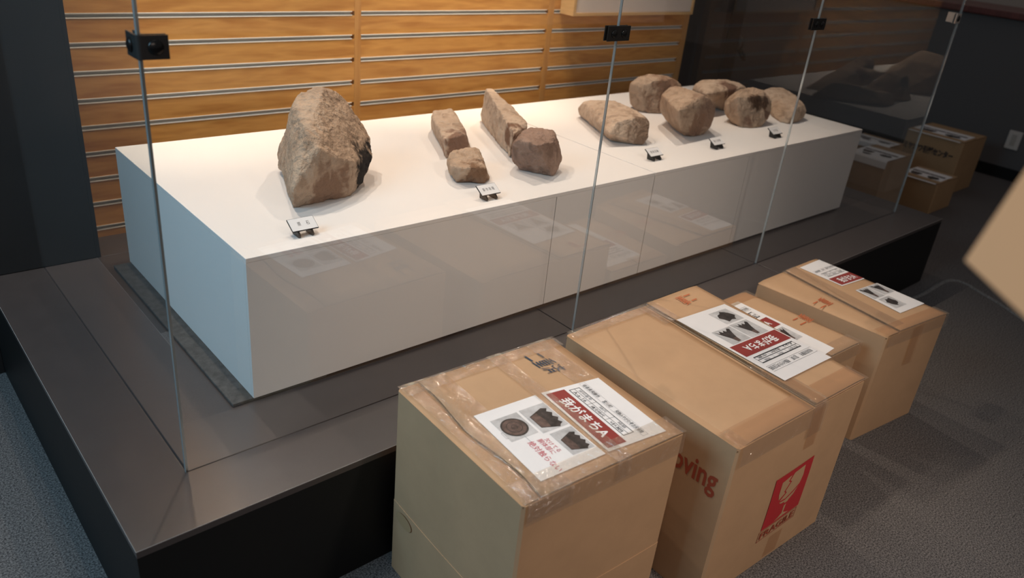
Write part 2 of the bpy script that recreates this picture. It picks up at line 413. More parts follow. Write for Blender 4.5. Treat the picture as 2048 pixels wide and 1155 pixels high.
# far counter and what lies behind it
ct = thing('service_counter', (6.6, 1.0, 0), 'long charcoal counter with a red-brown wooden top beyond the glass case', 'counter')
MB().box(6.62, -3.0, 0.0, 7.2, 7.5, 1.15).build('front_panel', COUNT, ct)
MB().box(6.63-0.02, -3.0, 0.0, 6.62, 7.5, 0.09).build('kick_board', PLATS, ct)
MB().box(6.56, -3.0, 1.15, 7.3, 7.5, 1.20, 0.008).build('countertop', REDWOOD, ct)
tag(MB().box(9.5, -6, 0, 9.6, 9, 3).build('wall_right', mat('beige_wall', (0.45, 0.38, 0.33), 0.8)), kind='structure')
tag(MB().box(-7, 8.9, 0, 9.6, 9.0, 3).build('wall_far', mat('dim_wall', (0.06, 0.055, 0.05), 0.8)), kind='structure')
ou = thing('wall_outlet', (6.615, 0.555, 0.30), 'ivory socket plate low on the charcoal counter front', 'socket')
MB().box(6.606, 0.505, 0.235, 6.6198, 0.600, 0.375, 0.004).build('cover_plate', PLASTIC, ou)
MB().box(6.603, 0.535, 0.262, 6.6062, 0.570, 0.348).build('socket_insert', mat('ivory_insert', (0.4, 0.38, 0.35), 0.4), ou)

# lever handle on the pillar edge
lv = thing('lever_handle', (4.29, 1.66, 0.86), 'dark rounded lever handle sticking out from the black pillar', 'handle')
h_ = MB(); h_.cyl((4.276, 1.67, 0.895), (1, 0, 0), 0.052, 0.045, 24, 0.04, dome=0.012)
h_.build('mounting_rose', BLACKM, lv, smooth=True)
h_ = MB(); h_.cyl((4.31, 1.66, 0.885), (0.72, 0, -0.70), 0.018, 0.135, 20, 0.015, dome=0.008)
h_.build('lever', BLACKM, lv, smooth=True)

# raised seam running through the carpet
pts = [(2.9, 0.02), (3.3, -0.03), (3.69, -0.08), (3.99, -0.078), (4.09, -0.103), (4.10, -0.16), (4.07, -0.22), (4.0, -0.364), (3.91, -0.504), (3.7, -0.8), (3.3, -1.3)]
def ribbon(mb, pts, w, h, z=0.0):
    P = []
    for i in range(len(pts)-1):
        for k in range(6):
            p0 = Vector(pts[max(i-1, 0)]); p1 = Vector(pts[i]); p2 = Vector(pts[i+1]); p3 = Vector(pts[min(i+2, len(pts)-1)]); t = k/6
            P.append(0.5*((2*p1)+(p2-p0)*t+(2*p0-5*p1+4*p2-p3)*t*t+(3*p1-p0-3*p2+p3)*t**3))
    rows = []
    for i, p in enumerate(P):
        d = (P[min(i+1, len(P)-1)]-P[max(i-1, 0)]).normalized(); n = Vector((-d.y, d.x))
        rows.append([(p.x+n.x*w*a, p.y+n.y*w*a, z+h*b) for a, b in ((-1, 0), (-.6, .75), (0, 1), (.6, .75), (1, 0))])
    v = [q for r in rows for q in r]
    mb.add(v, [(i*5+j, i*5+j+1, (i+1)*5+j+1, (i+1)*5+j) for i in range(len(rows)-1) for j in range(4)])
rb = MB(); ribbon(rb, pts, 0.012, 0.006); tag(rb.build('trim_1', mat('carpet_seam', (0.17, 0.165, 0.16), 0.95, n=(120, 0.5, 0.4, (1, 1, 1))), smooth=True), kind='structure')

# ------------------------------------------------------------------ platform
GX0, GX1, GY, G1, G2 = 0.169, 3.7355, 0.180, 1.412, 2.4757
PX, PY = 3.897, 1.64
pf = thing('display_platform', (1.9, 0.8, 0), 'low dark brown laminate platform under the glass display case', 'platform')
MB().box(0.012, 0.012, 0.0, PX-0.012, PY-0.02, PH-0.02).build('core', CORE, pf)
MB().box(0.0, 0.0, 0.0, PX, 0.012, PH-0.0185).build('front_skirt', PLATS, pf)
MB().box(0.0, 0.0125, 0.0, 0.012, 1.417, PH-0.0185).build('side_skirt', PLATS, pf)
MB().box(PX-0.012, 0.0125, 0.0, PX, PY, PH-0.0185).build('side_skirt', PLATS, pf)
g = 0.0022
def board(x0, y0, x1, y1): MB().box(x0, y0, PH-0.018, x1, y1, PH, 0.0012).build('top_board', PLAT, pf)
MB().prism([(0, 0, PH-0.018), (G1-g, 0, PH-0.018), (G1-g, GY-g, PH-0.018), (GX0-g, GY-g, PH-0.018), (GX0-g, 1.4175, PH-0.018), (0, 1.4175, PH-0.018)], (0, 0, 0.018)).build('top_board', PLAT, pf)
board(G1+g, 0.0, G2-g, GY-g); board(G2+g, 0.0, PX, GY-g)
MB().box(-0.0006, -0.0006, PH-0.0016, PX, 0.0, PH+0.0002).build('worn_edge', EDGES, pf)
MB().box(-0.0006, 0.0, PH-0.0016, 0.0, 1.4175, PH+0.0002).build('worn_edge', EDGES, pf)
board(GX1+g, GY-g+0.0003, PX, PY)
for a, b in ((GX0, G1), (G1, G2), (G2, GX1)): board(a+g, GY+g, b-g, 1.4175 if a == GX0 else PY)
board(0.345, 1.4195, G1-g, 1.5895)

# thin grey sheet under the plinth
tag(MB().box(0.352, 0.357, PH+0.0002, 0.62, 1.31, PH+0.010, 0.002).build('base_sheet', MATT), 'thin mottled grey sheet sticking out under the blue-lit plinth end', 'sheet')

# ------------------------------------------------------------------ white plinths
def plinth(x0, x1, cuts, label, z0):
    r = thing('display_plinth', ((x0+x1)/2, 0.83, PH), label, 'plinth', 'white plinths joined into one long table')
    y0, y1 = 0.353, 1.318
    MB().box(x0+0.012, y0+0.012, z0, x1-0.012, y1-0.012, T-0.012).build('carcass', SEAM, r)
    MB().box(x0, y0, T-0.012, x1, y1, T, 0.0012).build('top_board', WHITE, r)
    MB().box(x0, y0+0.0125, z0, x0+0.012, y1-0.0125, T-0.0122).build('side_panel', WHITE, r)
    MB().box(x1-0.012, y0+0.0125, z0, x1, y1-0.0125, T-0.0122).build('side_panel', WHITE, r)
    xs = [x0] + cuts + [x1]
    for a, b in zip(xs, xs[1:]):
        MB().box(a + (0.0014 if a != x0 else 0), y0, z0, b - (0.0014 if b != x1 else 0), y0+0.012, T-0.0122).build('front_panel', WHITE, r)
    MB().box(x0, y1-0.012, z0, x1, y1, T-0.0122).build('rear_panel', WHITE, r)
plinth(0.407, 1.928, [1.4395], 'white display plinth with pale blue-lit end carrying the largest rock', PH+0.0105)
plinth(1.932, 3.489, [2.531], 'white display plinth carrying the rounded rocks and three label stands', PH+0.0105)

# ------------------------------------------------------------------ glass case
GT = 2.02; GH = 0.008
def pane(x0, y0, x1, y1, label, glass=GLASS):
    base = ((x0+x1)/2, (y0+y1)/2, PH)
    r = thing('case_glass', base, label, 'glass pane', 'panes of the glass display case')
    z0 = PH + 0.0006
    e = 0.0004
    # the clear body: two faces only; the four polished rims are parts
    m = MB()
    if abs(x1-x0) > abs(y1-y0):
        m.add([(x0,y0,z0),(x1,y0,z0),(x1,y0,GT),(x0,y0,GT)], [(0,1,2,3)])
        m.add([(x0,y1,z0),(x1,y1,z0),(x1,y1,GT),(x0,y1,GT)], [(3,2,1,0)])
        m.build('clear_sheet', glass, r)
        for xx in (x0, x1-e): MB().box(xx, y0, z0, xx+e, y1, GT).build('polished_rim', EDGE, r)
    else:
        m.add([(x0,y0,z0),(x0,y1,z0),(x0,y1,GT),(x0,y0,GT)], [(3,2,1,0)])
        m.add([(x1,y0,z0),(x1,y1,z0),(x1,y1,GT),(x1,y0,GT)], [(0,1,2,3)])
        m.build('clear_sheet', glass, r)
        for yy in (y0,): MB().box(x0, yy, z0, x1, yy+e, GT).build('polished_rim', EDGE, r)
    MB().box(x0, y0, GT, x1, y1, GT+e).build('polished_rim', EDGE, r)
h = GH/2
pane(GX0-h, GY+h+0.0005, GX0+h, 1.4165, 'side glass pane at the blue-lit end, running back to the black partition', GLASS_D)
pane(GX0-h, GY-h, G1-0.0008, GY+h, 'front glass pane before the largest rock, from the case corner')
pane(G1+0.0008, GY-h, G2-0.0008, GY+h, 'middle front glass pane before the first three rounded rocks')
pane(G2+0.0008, GY-h, GX1+h, GY+h, 'front glass pane farthest along, ending near the small stacked cartons')
pane(GX1-h, GY+h+0.0005, GX1+h, 1.62, 'far end glass pane mirroring the rocks and slatted wall')

def flat_clamp(x, z, label):
    r = thing('glass_clamp', (x, GY, z), label, 'clamp', 'black clamps joining the glass panes')
    for ya, yb, sgn in ((GY-h-0.0035, GY-h-0.0003, -1), (GY+h+0.0003, GY+h+0.0035, 1)):
        MB().box(x-0.045, ya, z-0.020, x+0.045, yb, z+0.020, 0.0008).build('clamp_plate', BLACKM, r)
        if sgn < 0:
            for dx in (-0.02, 0.02):
                b = MB(); b.cyl((x+dx, ya, z), (0, -1, 0), 0.0105, 0.003, 24, 0.0105, dome=0.002); b.build('bolt_head', BOLT, r, smooth=True)
def corner_clamp(x, sx, z, label, material, arm=0.047):
    r = thing('glass_clamp', (x, GY, z), label, 'clamp', 'black clamps joining the glass panes')
    o = h + 0.0003; t = 0.0035; R = 0.008
    # L-shaped plate with a rounded outer corner, wrapped around the outside
    pts = [(x + sx*arm, GY-o-t)]
    cx, cy = x - sx*o + sx*(R - t)*1.0, GY - o - t + R
    cx = x - sx*(o+t) + sx*R
    for k in range(7):
        a = math.pi/2*k/6
        pts.append((cx - sx*R*math.sin(a), cy - R*math.cos(a)))
    pts += [(x - sx*(o+t), GY+arm), (x - sx*o, GY+arm), (x - sx*o, GY-o), (x + sx*arm, GY-o)]
    if sx > 0: pts = pts[::-1]
    MB().prism([(a, b, z-0.021) for a, b in pts], (0, 0, 0.042)).build('clamp_plate', material, r)
    b = MB(); b.cyl((x+sx*0.024, GY-o-t, z), (0, -1, 0), 0.0135, 0.004, 28, 0.0135, dome=0.002); b.build('bolt_head', BOLT, r, smooth=True)
    b = MB(); b.cyl((x-sx*(o+t), GY+0.026, z), (-sx, 0, 0), 0.0125, 0.004, 28, 0.0125, dome=0.002); b.build('bolt_head', BOLT, r, smooth=True)
    q = [(x+sx*o, GY+o), (x+sx*arm, GY+o), (x+sx*arm, GY+o+t), (x+sx*(o+t), GY+o+t), (x+sx*(o+t), GY+arm), (x+sx*o, GY+arm)]
    if sx < 0: q = q[::-1]
    MB().prism([(a, b_, z-0.021) for a, b_ in q], (0, 0, 0.042)).build('inner_plate', material, r)
corner_clamp(GX0, 1, 1.290, 'dark L-shaped corner clamp with two round bolts at the nearest case corner', CLAMP)
flat_clamp(G1, 1.285, 'flat black clamp across the joint beside the cream fabric board')
flat_clamp(G2, 1.292, 'flat black clamp on the joint just past the dark pillar')
corner_clamp(GX1, -1, 1.297, 'pale-faced corner clamp at the far end of the glass case', mat('clamp_metal_lit', (0.62, 0.58, 0.53), 0.35, metallic=0.5), 0.05)  # clamp metal coloured pale: its reflected light is put into the colour

# ------------------------------------------------------------------ framed fabric board on the slatted wall
fb = thing('fabric_board', (3.0, SY, 1.11), 'cream fabric panel in a pale wood frame hung on the slatted wall', 'board')
x0, x1, y0, y1, z0, z1 = 2.585, 3.535, 1.497, 1.5885, 1.108, 1.75
MB().box(x0+0.018, y0+0.006, z0+0.014, x1-0.018, y1, z1-0.014).build('fabric_panel', FABRIC, fb)
MB().box(x0, y0, z0, x1, y1, z0+0.0135).build('frame_rail', LIGHTWOOD, fb)
MB().box(x0, y0, z1-0.0135, x1, y1, z1).build('frame_rail', LIGHTWOOD, fb)
MB().box(x0, y0, z0+0.0137, x0+0.0175, y1, z1-0.0137).build('frame_stile', LIGHTWOOD, fb)
MB().box(x1-0.0175, y0, z0+0.0137, x1, y1, z1-0.0137).build('frame_stile', LIGHTWOOD, fb)

# ------------------------------------------------------------------ rocks
STONES={
 'big':[(0.652, 0.598, 0.761), (0.838, 0.615, 0.761), (0.756, 0.891, 0.781), (0.758, 0.903, 0.811), (0.787, 0.918, 0.861), (0.788, 0.866, 0.931), (0.758, 0.793, 1.001), (0.799, 0.826, 1.021), (0.839, 0.817, 1.036), (0.854, 0.79, 1.041), (0.911, 0.812, 1.021), (0.942, 0.812, 0.996), (0.962, 0.805, 0.961), (0.965, 0.783, 0.931), (1.006, 0.792, 0.891), (1.01, 0.775, 0.871), (0.966, 0.695, 0.841), (0.96, 0.701, 0.811), (0.903, 0.655, 0.771), (0.713, 0.628, 0.961), (0.728, 0.58, 0.926), (0.792, 0.586, 0.886), (0.84, 0.602, 0.866), (0.737, 0.803, 0.791), (0.701, 0.731, 0.791), (0.633, 0.556, 0.831), (0.944, 1.013, 0.761), (0.998, 0.85, 0.761)],
 'bar_a':[(1.325, 0.792, 0.761), (1.473, 0.84, 0.761), (1.316, 0.801, 0.826), (1.426, 0.815, 0.831), (1.439, 0.843, 0.841), (1.527, 1.011, 0.846), (1.551, 1.073, 0.851), (1.468, 1.076, 0.846), (1.443, 1.054, 0.836), (1.473, 1.091, 0.781), (1.499, 1.123, 0.761), (1.629, 1.109, 0.761)],
 'chunk_a':[(1.27, 0.687, 0.831), (1.344, 0.666, 0.836), (1.356, 0.658, 0.831), (1.305, 0.564, 0.821), (1.287, 0.528, 0.811), (1.322, 0.546, 0.761), (1.282, 0.527, 0.761), (1.202, 0.57, 0.761), (1.22, 0.637, 0.771), (1.192, 0.599, 0.806), (1.254, 0.7, 0.791), (1.233, 0.662, 0.821), (1.232, 0.532, 0.821), (1.187, 0.539, 0.821), (1.278, 0.553, 0.816), (1.4, 0.724, 0.761), (1.27, 0.699, 0.761)],
 'bar_b':[(1.745, 1.12, 0.761), (1.761, 1.148, 0.791), (1.707, 1.064, 0.861), (1.723, 1.076, 0.896), (1.722, 1.081, 0.911), (1.753, 1.082, 0.911), (1.693, 0.896, 0.891), (1.652, 0.763, 0.871), (1.634, 0.726, 0.861), (1.522, 0.674, 0.861), (1.529, 0.7, 0.811), (1.54, 0.706, 0.761), (1.565, 0.755, 0.761), (1.737, 0.859, 0.761), (1.927, 1.21, 0.761)],
 'chunk_b':[(1.542, 0.483, 0.761), (1.506, 0.573, 0.761), (1.483, 0.59, 0.761), (1.459, 0.597, 0.791), (1.454, 0.609, 0.821), (1.441, 0.587, 0.861), (1.447, 0.556, 0.881), (1.45, 0.484, 0.881), (1.536, 0.491, 0.881), (1.503, 0.615, 0.891), (1.557, 0.633, 0.891), (1.59, 0.597, 0.891), (1.614, 0.583, 0.886), (1.607, 0.554, 0.876), (1.61, 0.523, 0.831), (1.62, 0.522, 0.801), (1.602, 0.523, 0.761), (1.653, 0.643, 0.761), (1.63, 0.712, 0.761)],
 's4':[(2.234, 1.043, 0.771), (2.217, 1.04, 0.801), (2.196, 0.996, 0.841), (2.229, 0.984, 0.851), (2.296, 0.907, 0.861), (2.264, 0.757, 0.861), (2.215, 0.659, 0.856), (2.222, 0.645, 0.841), (2.224, 0.65, 0.811), (2.188, 0.612, 0.791), (2.164, 0.614, 0.761), (2.115, 0.666, 0.761), (2.083, 0.716, 0.761), (2.01, 0.665, 0.811), (2.06, 0.676, 0.851), (2.143, 0.665, 0.861), (2.129, 0.804, 0.761), (2.228, 0.996, 0.761), (2.31, 0.774, 0.761), (2.428, 1.014, 0.761), (2.384, 1.099, 0.761)],
 's5':[(2.613, 1.085, 0.781), (2.598, 1.025, 0.761), (2.619, 0.965, 0.761), (2.671, 0.939, 0.761), (2.558, 1.056, 0.851), (2.558, 1.056, 0.886), (2.609, 1.06, 0.911), (2.684, 1.056, 0.921), (2.756, 1.015, 0.921), (2.774, 0.974, 0.911), (2.825, 0.962, 0.881), (2.868, 0.978, 0.811), (2.84, 0.991, 0.761), (2.57, 1.023, 0.881), (2.645, 1.019, 0.906), (2.693, 0.97, 0.911), (2.746, 0.945, 0.881), (2.955, 1.082, 0.761), (2.779, 1.14, 0.761), (2.925, 1.173, 0.761)],
 's6':[(2.488, 0.816, 0.861), (2.463, 0.794, 0.901), (2.515, 0.8, 0.926), (2.559, 0.801, 0.931), (2.545, 0.722, 0.936), (2.532, 0.631, 0.931), (2.579, 0.621, 0.911), (2.611, 0.612, 0.881), (2.612, 0.609, 0.846), (2.607, 0.612, 0.796), (2.565, 0.613, 0.761), (2.492, 0.611, 0.761), (2.466, 0.642, 0.761), (2.51, 0.728, 0.761), (2.546, 0.812, 0.781), (2.5, 0.816, 0.821), (2.49, 0.631, 0.926), (2.325, 0.593, 0.891), (2.376, 0.601, 0.811), (2.759, 0.778, 0.761), (2.733, 0.905, 0.761)],
 's7':[(2.954, 0.994, 0.841), (2.955, 0.983, 0.871), (2.994, 0.979, 0.891), (3.027, 0.937, 0.901), (3.112, 0.908, 0.901), (3.171, 0.887, 0.891), (3.204, 0.855, 0.871), (3.247, 0.856, 0.811), (3.251, 0.876, 0.761), (3.055, 0.861, 0.761), (3.075, 0.936, 0.761), (3.086, 1.039, 0.761), (2.817, 0.813, 0.871), (3.015, 1.027, 0.801), (2.936, 0.836, 0.821), (3.333, 1.042, 0.761)],
 's8':[(2.863, 0.737, 0.821), (2.883, 0.752, 0.851), (2.892, 0.723, 0.891), (2.942, 0.714, 0.911), (3.017, 0.704, 0.916), (3.048, 0.666, 0.906), (3.057, 0.635, 0.886), (3.081, 0.625, 0.851), (3.073, 0.612, 0.816), (3.074, 0.62, 0.781), (2.962, 0.584, 0.761), (2.899, 0.597, 0.761), (2.862, 0.627, 0.761), (2.863, 0.678, 0.771), (2.873, 0.727, 0.796), (2.85, 0.667, 0.891), (2.962, 0.635, 0.896), (3.155, 0.73, 0.761), (3.16, 0.829, 0.761)],
 's9':[(3.361, 0.857, 0.841), (3.427, 0.851, 0.856), (3.473, 0.806, 0.861), (3.401, 0.696, 0.856), (3.34, 0.601, 0.836), (3.346, 0.582, 0.806), (3.317, 0.568, 0.781), (3.27, 0.566, 0.761), (3.169, 0.564, 0.761), (3.161, 0.607, 0.761), (3.234, 0.702, 0.761), (3.293, 0.761, 0.811), (3.22, 0.574, 0.831), (3.374, 0.703, 0.761), (3.566, 0.881, 0.761)],
}

TAN = ((0.50, 0.365, 0.265), (0.35, 0.24, 0.165))
PALE = ((0.54, 0.41, 0.31), (0.42, 0.30, 0.215))
BRN = ((0.36, 0.245, 0.19), (0.23, 0.145, 0.11))
def rock(key, name, label, cols, voxel=0.006, rough=0.006, smooth=4, stain=None, group='excavated rocks laid out on the white plinth', facet=0.0):
    P = [Vector(p) for p in STONES[key]]
    bm = bmesh.new()
    for p in P: bm.verts.new(p)
    bmesh.ops.convex_hull(bm, input=bm.verts[:])
    bmesh.ops.delete(bm, geom=[v for v in bm.verts if not v.link_faces], context='VERTS')
    bmesh.ops.recalc_face_normals(bm, faces=bm.faces[:])
    me = bpy.data.meshes.new('rough_hull'); bm.to_mesh(me); bm.free()
    tmp = bpy.data.objects.new('rough_hull', me); COL.objects.link(tmp)
    r = tmp.modifiers.new('r', 'REMESH'); r.mode = 'VOXEL'; r.voxel_size = voxel
    s = tmp.modifiers.new('s', 'SMOOTH'); s.iterations = smooth; s.factor = 0.5
    bpy.context.view_layer.update()
    m2 = bpy.data.meshes.new_from_object(tmp.evaluated_get(bpy.context.evaluated_depsgraph_get()))
    bpy.data.objects.remove(tmp); bpy.data.meshes.remove(me)
    n = [v.normal.copy() for v in m2.vertices]
    seed = Vector((len(key)*3.1 + sum(map(ord, key))*0.37, 1.7, 4.4))
    c = sum(P, Vector())/len(P)
    for v, nn in zip(m2.vertices, n):
        q = v.co + seed
        a = noise.fractal(q*13, 1.0, 2.0, 5)
        e = noise.fractal(Vector((q.x*70, q.y*70, q.z*45)), 0.7, 2.1, 4)
        w_ = Vector((noise.noise(q*6), noise.noise(q*6+Vector((9, 0, 0))), noise.noise(q*6+Vector((0, 9, 0)))))*0.25
        g1 = abs(noise.noise(Vector((q.x*9, q.y*9, q.z*26)) + w_*4)); g2 = abs(noise.noise(Vector((q.x*22, q.y*10, q.z*14)) + w_*5 + Vector((3, 7, 1))))
        crack = max(0.0, 1-g1/0.045)*0.5 + max(0.0, 1-g2/0.04)*0.35
        v.co += nn*rough*(0.75*a + 0.40*e - crack*0.9*(0.3+abs(a)))
        if v.co.z < T + 0.0006: v.co.z = T + 0.0006
    base = Vector((c.x, c.y, T))
    for v in m2.vertices: v.co -= base
    m2.polygons.foreach_set('use_smooth', [True]*len(m2.polygons))
    m2.materials.clear()
    st = [(x-base.x, y-base.y, z-base.z, rr, cc) for x, y, z, rr, cc in (stain or [])]
    m2.materials.append(stone_mat('stone_'+name, cols[0], cols[1], st))
    m2.update()
    o = bpy.data.objects.new(name, m2); COL.objects.link(o); o.location = base
    tag(o, label, 'rock', group)
    return o
BLK = (0.025, 0.020, 0.018); BRK = (0.20, 0.115, 0.08)
rock('big', 'raw_boulder', 'tall craggy tan boulder with a blackened lower corner, largest rock on the plinth', TAN, 0.006, 0.0065, 2,
     [(0.945, 0.66, 0.835, 0.068, BLK), (0.905, 0.64, 0.795, 0.045, BLK), (0.985, 0.73, 0.855, 0.035, BLK), (0.77, 0.57, 0.80, 0.075, (0.27, 0.165, 0.11))])
rock('bar_a', 'rough_stone_bar', 'shorter squared stone bar lying behind the small broken block', PALE, 0.005, 0.0035, 2, [(1.39, 0.80, 0.79, 0.075, (0.26, 0.155, 0.11))])
rock('chunk_a', 'broken_stone_block', 'small craggy brown block just behind the four-character label stand', TAN, 0.005, 0.0075, 2, [(1.26, 0.53, 0.79, 0.06, (0.22, 0.125, 0.075))])
rock('bar_b', 'rough_stone_bar', 'long stone bar with a high pointed back end, nearly touching the slatted wall', PALE, 0.005, 0.006, 2, [(1.56, 0.73, 0.84, 0.045, (0.20, 0.11, 0.07))])
rock('chunk_b', 'broken_stone_block', 'purplish brown blocky stone at the front end of the long pointed bar', BRN, 0.005, 0.006, 2)
rock('s4', 'flattened_cobble', 'flat loaf-shaped rock with a dark broken end, beside the plinth joint', PALE, 0.005, 0.0035, 4, [(2.19, 0.62, 0.80, 0.085, (0.22, 0.145, 0.10))])
rock('s5', 'broken_cobble', 'drum-shaped rock with a rough brown broken face, closest to the slatted wall', TAN, 0.006, 0.003, 5, [(2.72, 0.945, 0.84, 0.105, (0.25, 0.145, 0.095))])
rock('s6', 'broken_cobble', 'big rounded rock with a smooth brown cut face, middle of the rounded ones', TAN, 0.006, 0.003, 6, [(2.56, 0.60, 0.85, 0.095, (0.30, 0.19, 0.135)), (2.50, 0.60, 0.80, 0.055, (0.27, 0.16, 0.105))])
rock('s7', 'long_cobble', 'smooth oblong rock half hidden behind two rounder ones', PALE, 0.006, 0.003, 6, [(3.06, 0.86, 0.87, 0.06, BRK)])
rock('s8', 'pitted_cobble', 'round pitted rock with a dark hollow stain on its upper face', TAN, 0.006, 0.0055, 6, [(2.93, 0.625, 0.885, 0.040, (0.12, 0.07, 0.045)), (2.965, 0.62, 0.880, 0.042, (0.09, 0.05, 0.03)), (3.01, 0.61, 0.872, 0.038, (0.12, 0.07, 0.045)), (2.90, 0.60, 0.80, 0.03, (0.22, 0.13, 0.09)), (3.03, 0.60, 0.81, 0.03, (0.22, 0.13, 0.09))])
rock('s9', 'smooth_cobble', 'pale elongated rock at the far end of the plinth', PALE, 0.006, 0.003, 6)

# ------------------------------------------------------------------ label stands
def label_stand(x, y, text, n, label):
    r = thing('label_stand', (x, y, T), label, 'label stand', 'small label stands along the plinth front')
    w = 0.0365
    A = Vector((x, y-0.008, T+0.0175)); up = Vector((0, 0.034, 0.021)); nrm = Vector((0, -0.021, 0.034)).normalized()
    def slab(mb, x0, x1, u0, u1, h0, h1):
        v = [Vector((xx, 0, 0)) + Vector((0, A.y, A.z)) + up*uu + nrm*hh for hh in (h0, h1) for (xx, uu) in ((x0, u0), (x1, u0), (x1, u1), (x0, u1))]
        mb.add(v, [(0,3,2,1),(4,5,6,7),(0,1,5,4),(1,2,6,5),(2,3,7,6),(3,0,4,7)])
    b = MB(); slab(b, x-w, x+w, 0, 1, -0.003, 0); b.build('backing_plate', BLACKM, r)
    for sx in (-0.020, 0.017):
        f_ = MB(); t = 0.003
        P = [(x+sx-t, y-0.013, T+0.0003), (x+sx-t, y+0.020, T+0.0003), (x+sx-t, y+0.024, T+0.0330), (x+sx-t, y-0.0085, T+0.0130), (x+sx-t, y-0.015, T+0.006)]
        f_.prism(P[::-1], (2*t, 0, 0)); f_.build('foot', BLACKM, r)
    c = MB(); slab(c, x-w+0.0012, x+w-0.0012, 0.03, 0.97, 0.0001, 0.0008)
    card = c.build('name_card', PAPER, r)
    f0 = [Vector((xx, A.y, A.z)) + up*uu for xx, uu in ((x-w, 1), (x+w, 1), (x+w, 0), (x-w, 0))]
    fn = bilin(f0[0], f0[1], f0[2], f0[3], 0)
    lt = MB()
    if n == 2:
        d_text(lt, fn, text[0], 0.30, 0.36, 0.42, 0.66, 0.0010); d_text(lt, fn, text[1], 0.63, 0.36, 0.75, 0.66, 0.0010)
    else:
        k = len(text)
        for i, ch in enumerate(text):
            s = 0.5 + (i-(k-1)/2)*0.165 - 0.055
            d_text(lt, fn, ch, s, 0.36, s+0.11, 0.66, 0.0010)
    lt.build('lettering', INK, card)
label_stand(0.594, 0.418, '原石', 2, 'label card on a black easel in front of the largest boulder, two characters')
label_stand(1.207, 0.412, '製作段階', 4, 'label card on a black easel in front of the small brown block')
label_stand(2.057, 0.462, '粗割段階', 4, 'label card on a black easel before the flat loaf-shaped rock')
label_stand(2.448, 0.456, '敲打段階', 4, 'label card on a black easel before the rock with the smooth cut face')
label_stand(2.877, 0.452, '未成品', 3, 'label card on a black easel, farthest along, with three characters')

# ------------------------------------------------------------------ cartons
def body_ring(mb, tops, bots, z0f, z1f, inset=0.0, bulge=0.004, ch=0.006, nz=6, cap=True):
    """closed box wall between height fractions z0f..z1f; corners: back-left, front-left, front-right, back-right"""
    c = sum([Vector(p) for p in tops+bots], Vector())/8
    rings = []
    for k in range(nz+1):
        f_ = z0f + (z1f-z0f)*k/nz
        cs = [Vector(b).lerp(Vector(t), f_) for t, b in zip(tops, bots)]
        ring = []
        for i in range(4):
            a, b = cs[i], cs[(i+1) % 4]
            d = (b-a); L = d.length; d.normalize(); out = Vector((d.y, -d.x, 0)).normalized()
            if out.dot(((a+b)/2 - c)) < 0: out = -out
            for j in range(7):
                t = j/6
                s = ch/L + (1-2*ch/L)*t
                ring.append(a + d*L*s + out*(bulge*math.sin(math.pi*t)*math.sin(math.pi*min(max(f_, 0), 1)) - inset))
        rings.append(ring)
    n = len(rings[0]); v = [p for r in rings for p in r]
    fs = [(k*n+i, k*n+(i+1) % n, (k+1)*n+(i+1) % n, (k+1)*n+i) for k in range(nz) for i in range(n)]
    if cap: fs += [tuple(range(n-1, -1, -1)), tuple(range(nz*n, (nz+1)*n))]
    mb.add(v, fs)
def flap(root, fn, u0, u1, v0, v1, h0, lift=lambda u, v: 0.0, th=0.005, nu=12, nv=16, name='top_flap', material=None):
    tp = []; bt = []
    for j in range(nv+1):
        v = v0 + (v1-v0)*j/nv
        a = u0(v) if callable(u0) else u0; b = u1(v) if callable(u1) else u1
        for i in range(nu+1):
            u = a + (b-a)*i/nu
            H = h0 + lift(u, v)
            tp.append(fn(u, v, H)); bt.append(fn(u, v, H-th))
    n = len(tp); W = nu+1
    fs = [(j*W+i, j*W+i+1, (j+1)*W+i+1, (j+1)*W+i) for j in range(nv) for i in range(nu)]
    fb = [tuple(n+q for q in reversed(x)) for x in fs]
    loop = [i for i in range(W)] + [j*W+nu for j in range(1, nv+1)] + [nv*W+i for i in range(nu-1, -1, -1)] + [j*W for j in range(nv-1, 0, -1)]
    sd = [(loop[(k+1) % len(loop)], loop[k], n+loop[k], n+loop[(k+1) % len(loop)]) for k in range(len(loop))]
    mb = MB().add(tp+bt, fs+fb+sd)
    o = mb.build(name, material or CARD, root)
    o.data.materials.append(CARD_D)
    for i, p in enumerate(o.data.polygons):
        if i >= len(fs)+len(fb): p.material_index = 1
        else: p.use_smooth = True
    return o
def tape(root, rows, material=TAPE, name='tape_strip'):
    """rows: list of (left point, right point) along the strip"""
    mb = MB(); n = 6; v = []
    for a, b in rows:
        for i in range(n+1): v.append(Vector(a).lerp(Vector(b), i/n))
    W = n+1
    mb.add(v, [(j*W+i, j*W+i+1, (j+1)*W+i+1, (j+1)*W+i) for j in range(len(rows)-1) for i in range(n)])
    return mb.build(name, material, root, smooth=True)
def strip_over_front(fn, u0, u1, vs, h, drop, out, down=Vector((0, 0, -1))):
    """rows for a strip running front-to-back along v and folded down over the front edge"""
    rows = [(fn(u0, v, h), fn(u1, v, h)) for v in vs]
    a, b = fn(u0, 0, h), fn(u1, 0, h)
    for k in (0.15, 1.0):
        rows.append((a + out*0.0065 + down*drop*k, b + out*0.0065 + down*drop*k))
    return rows

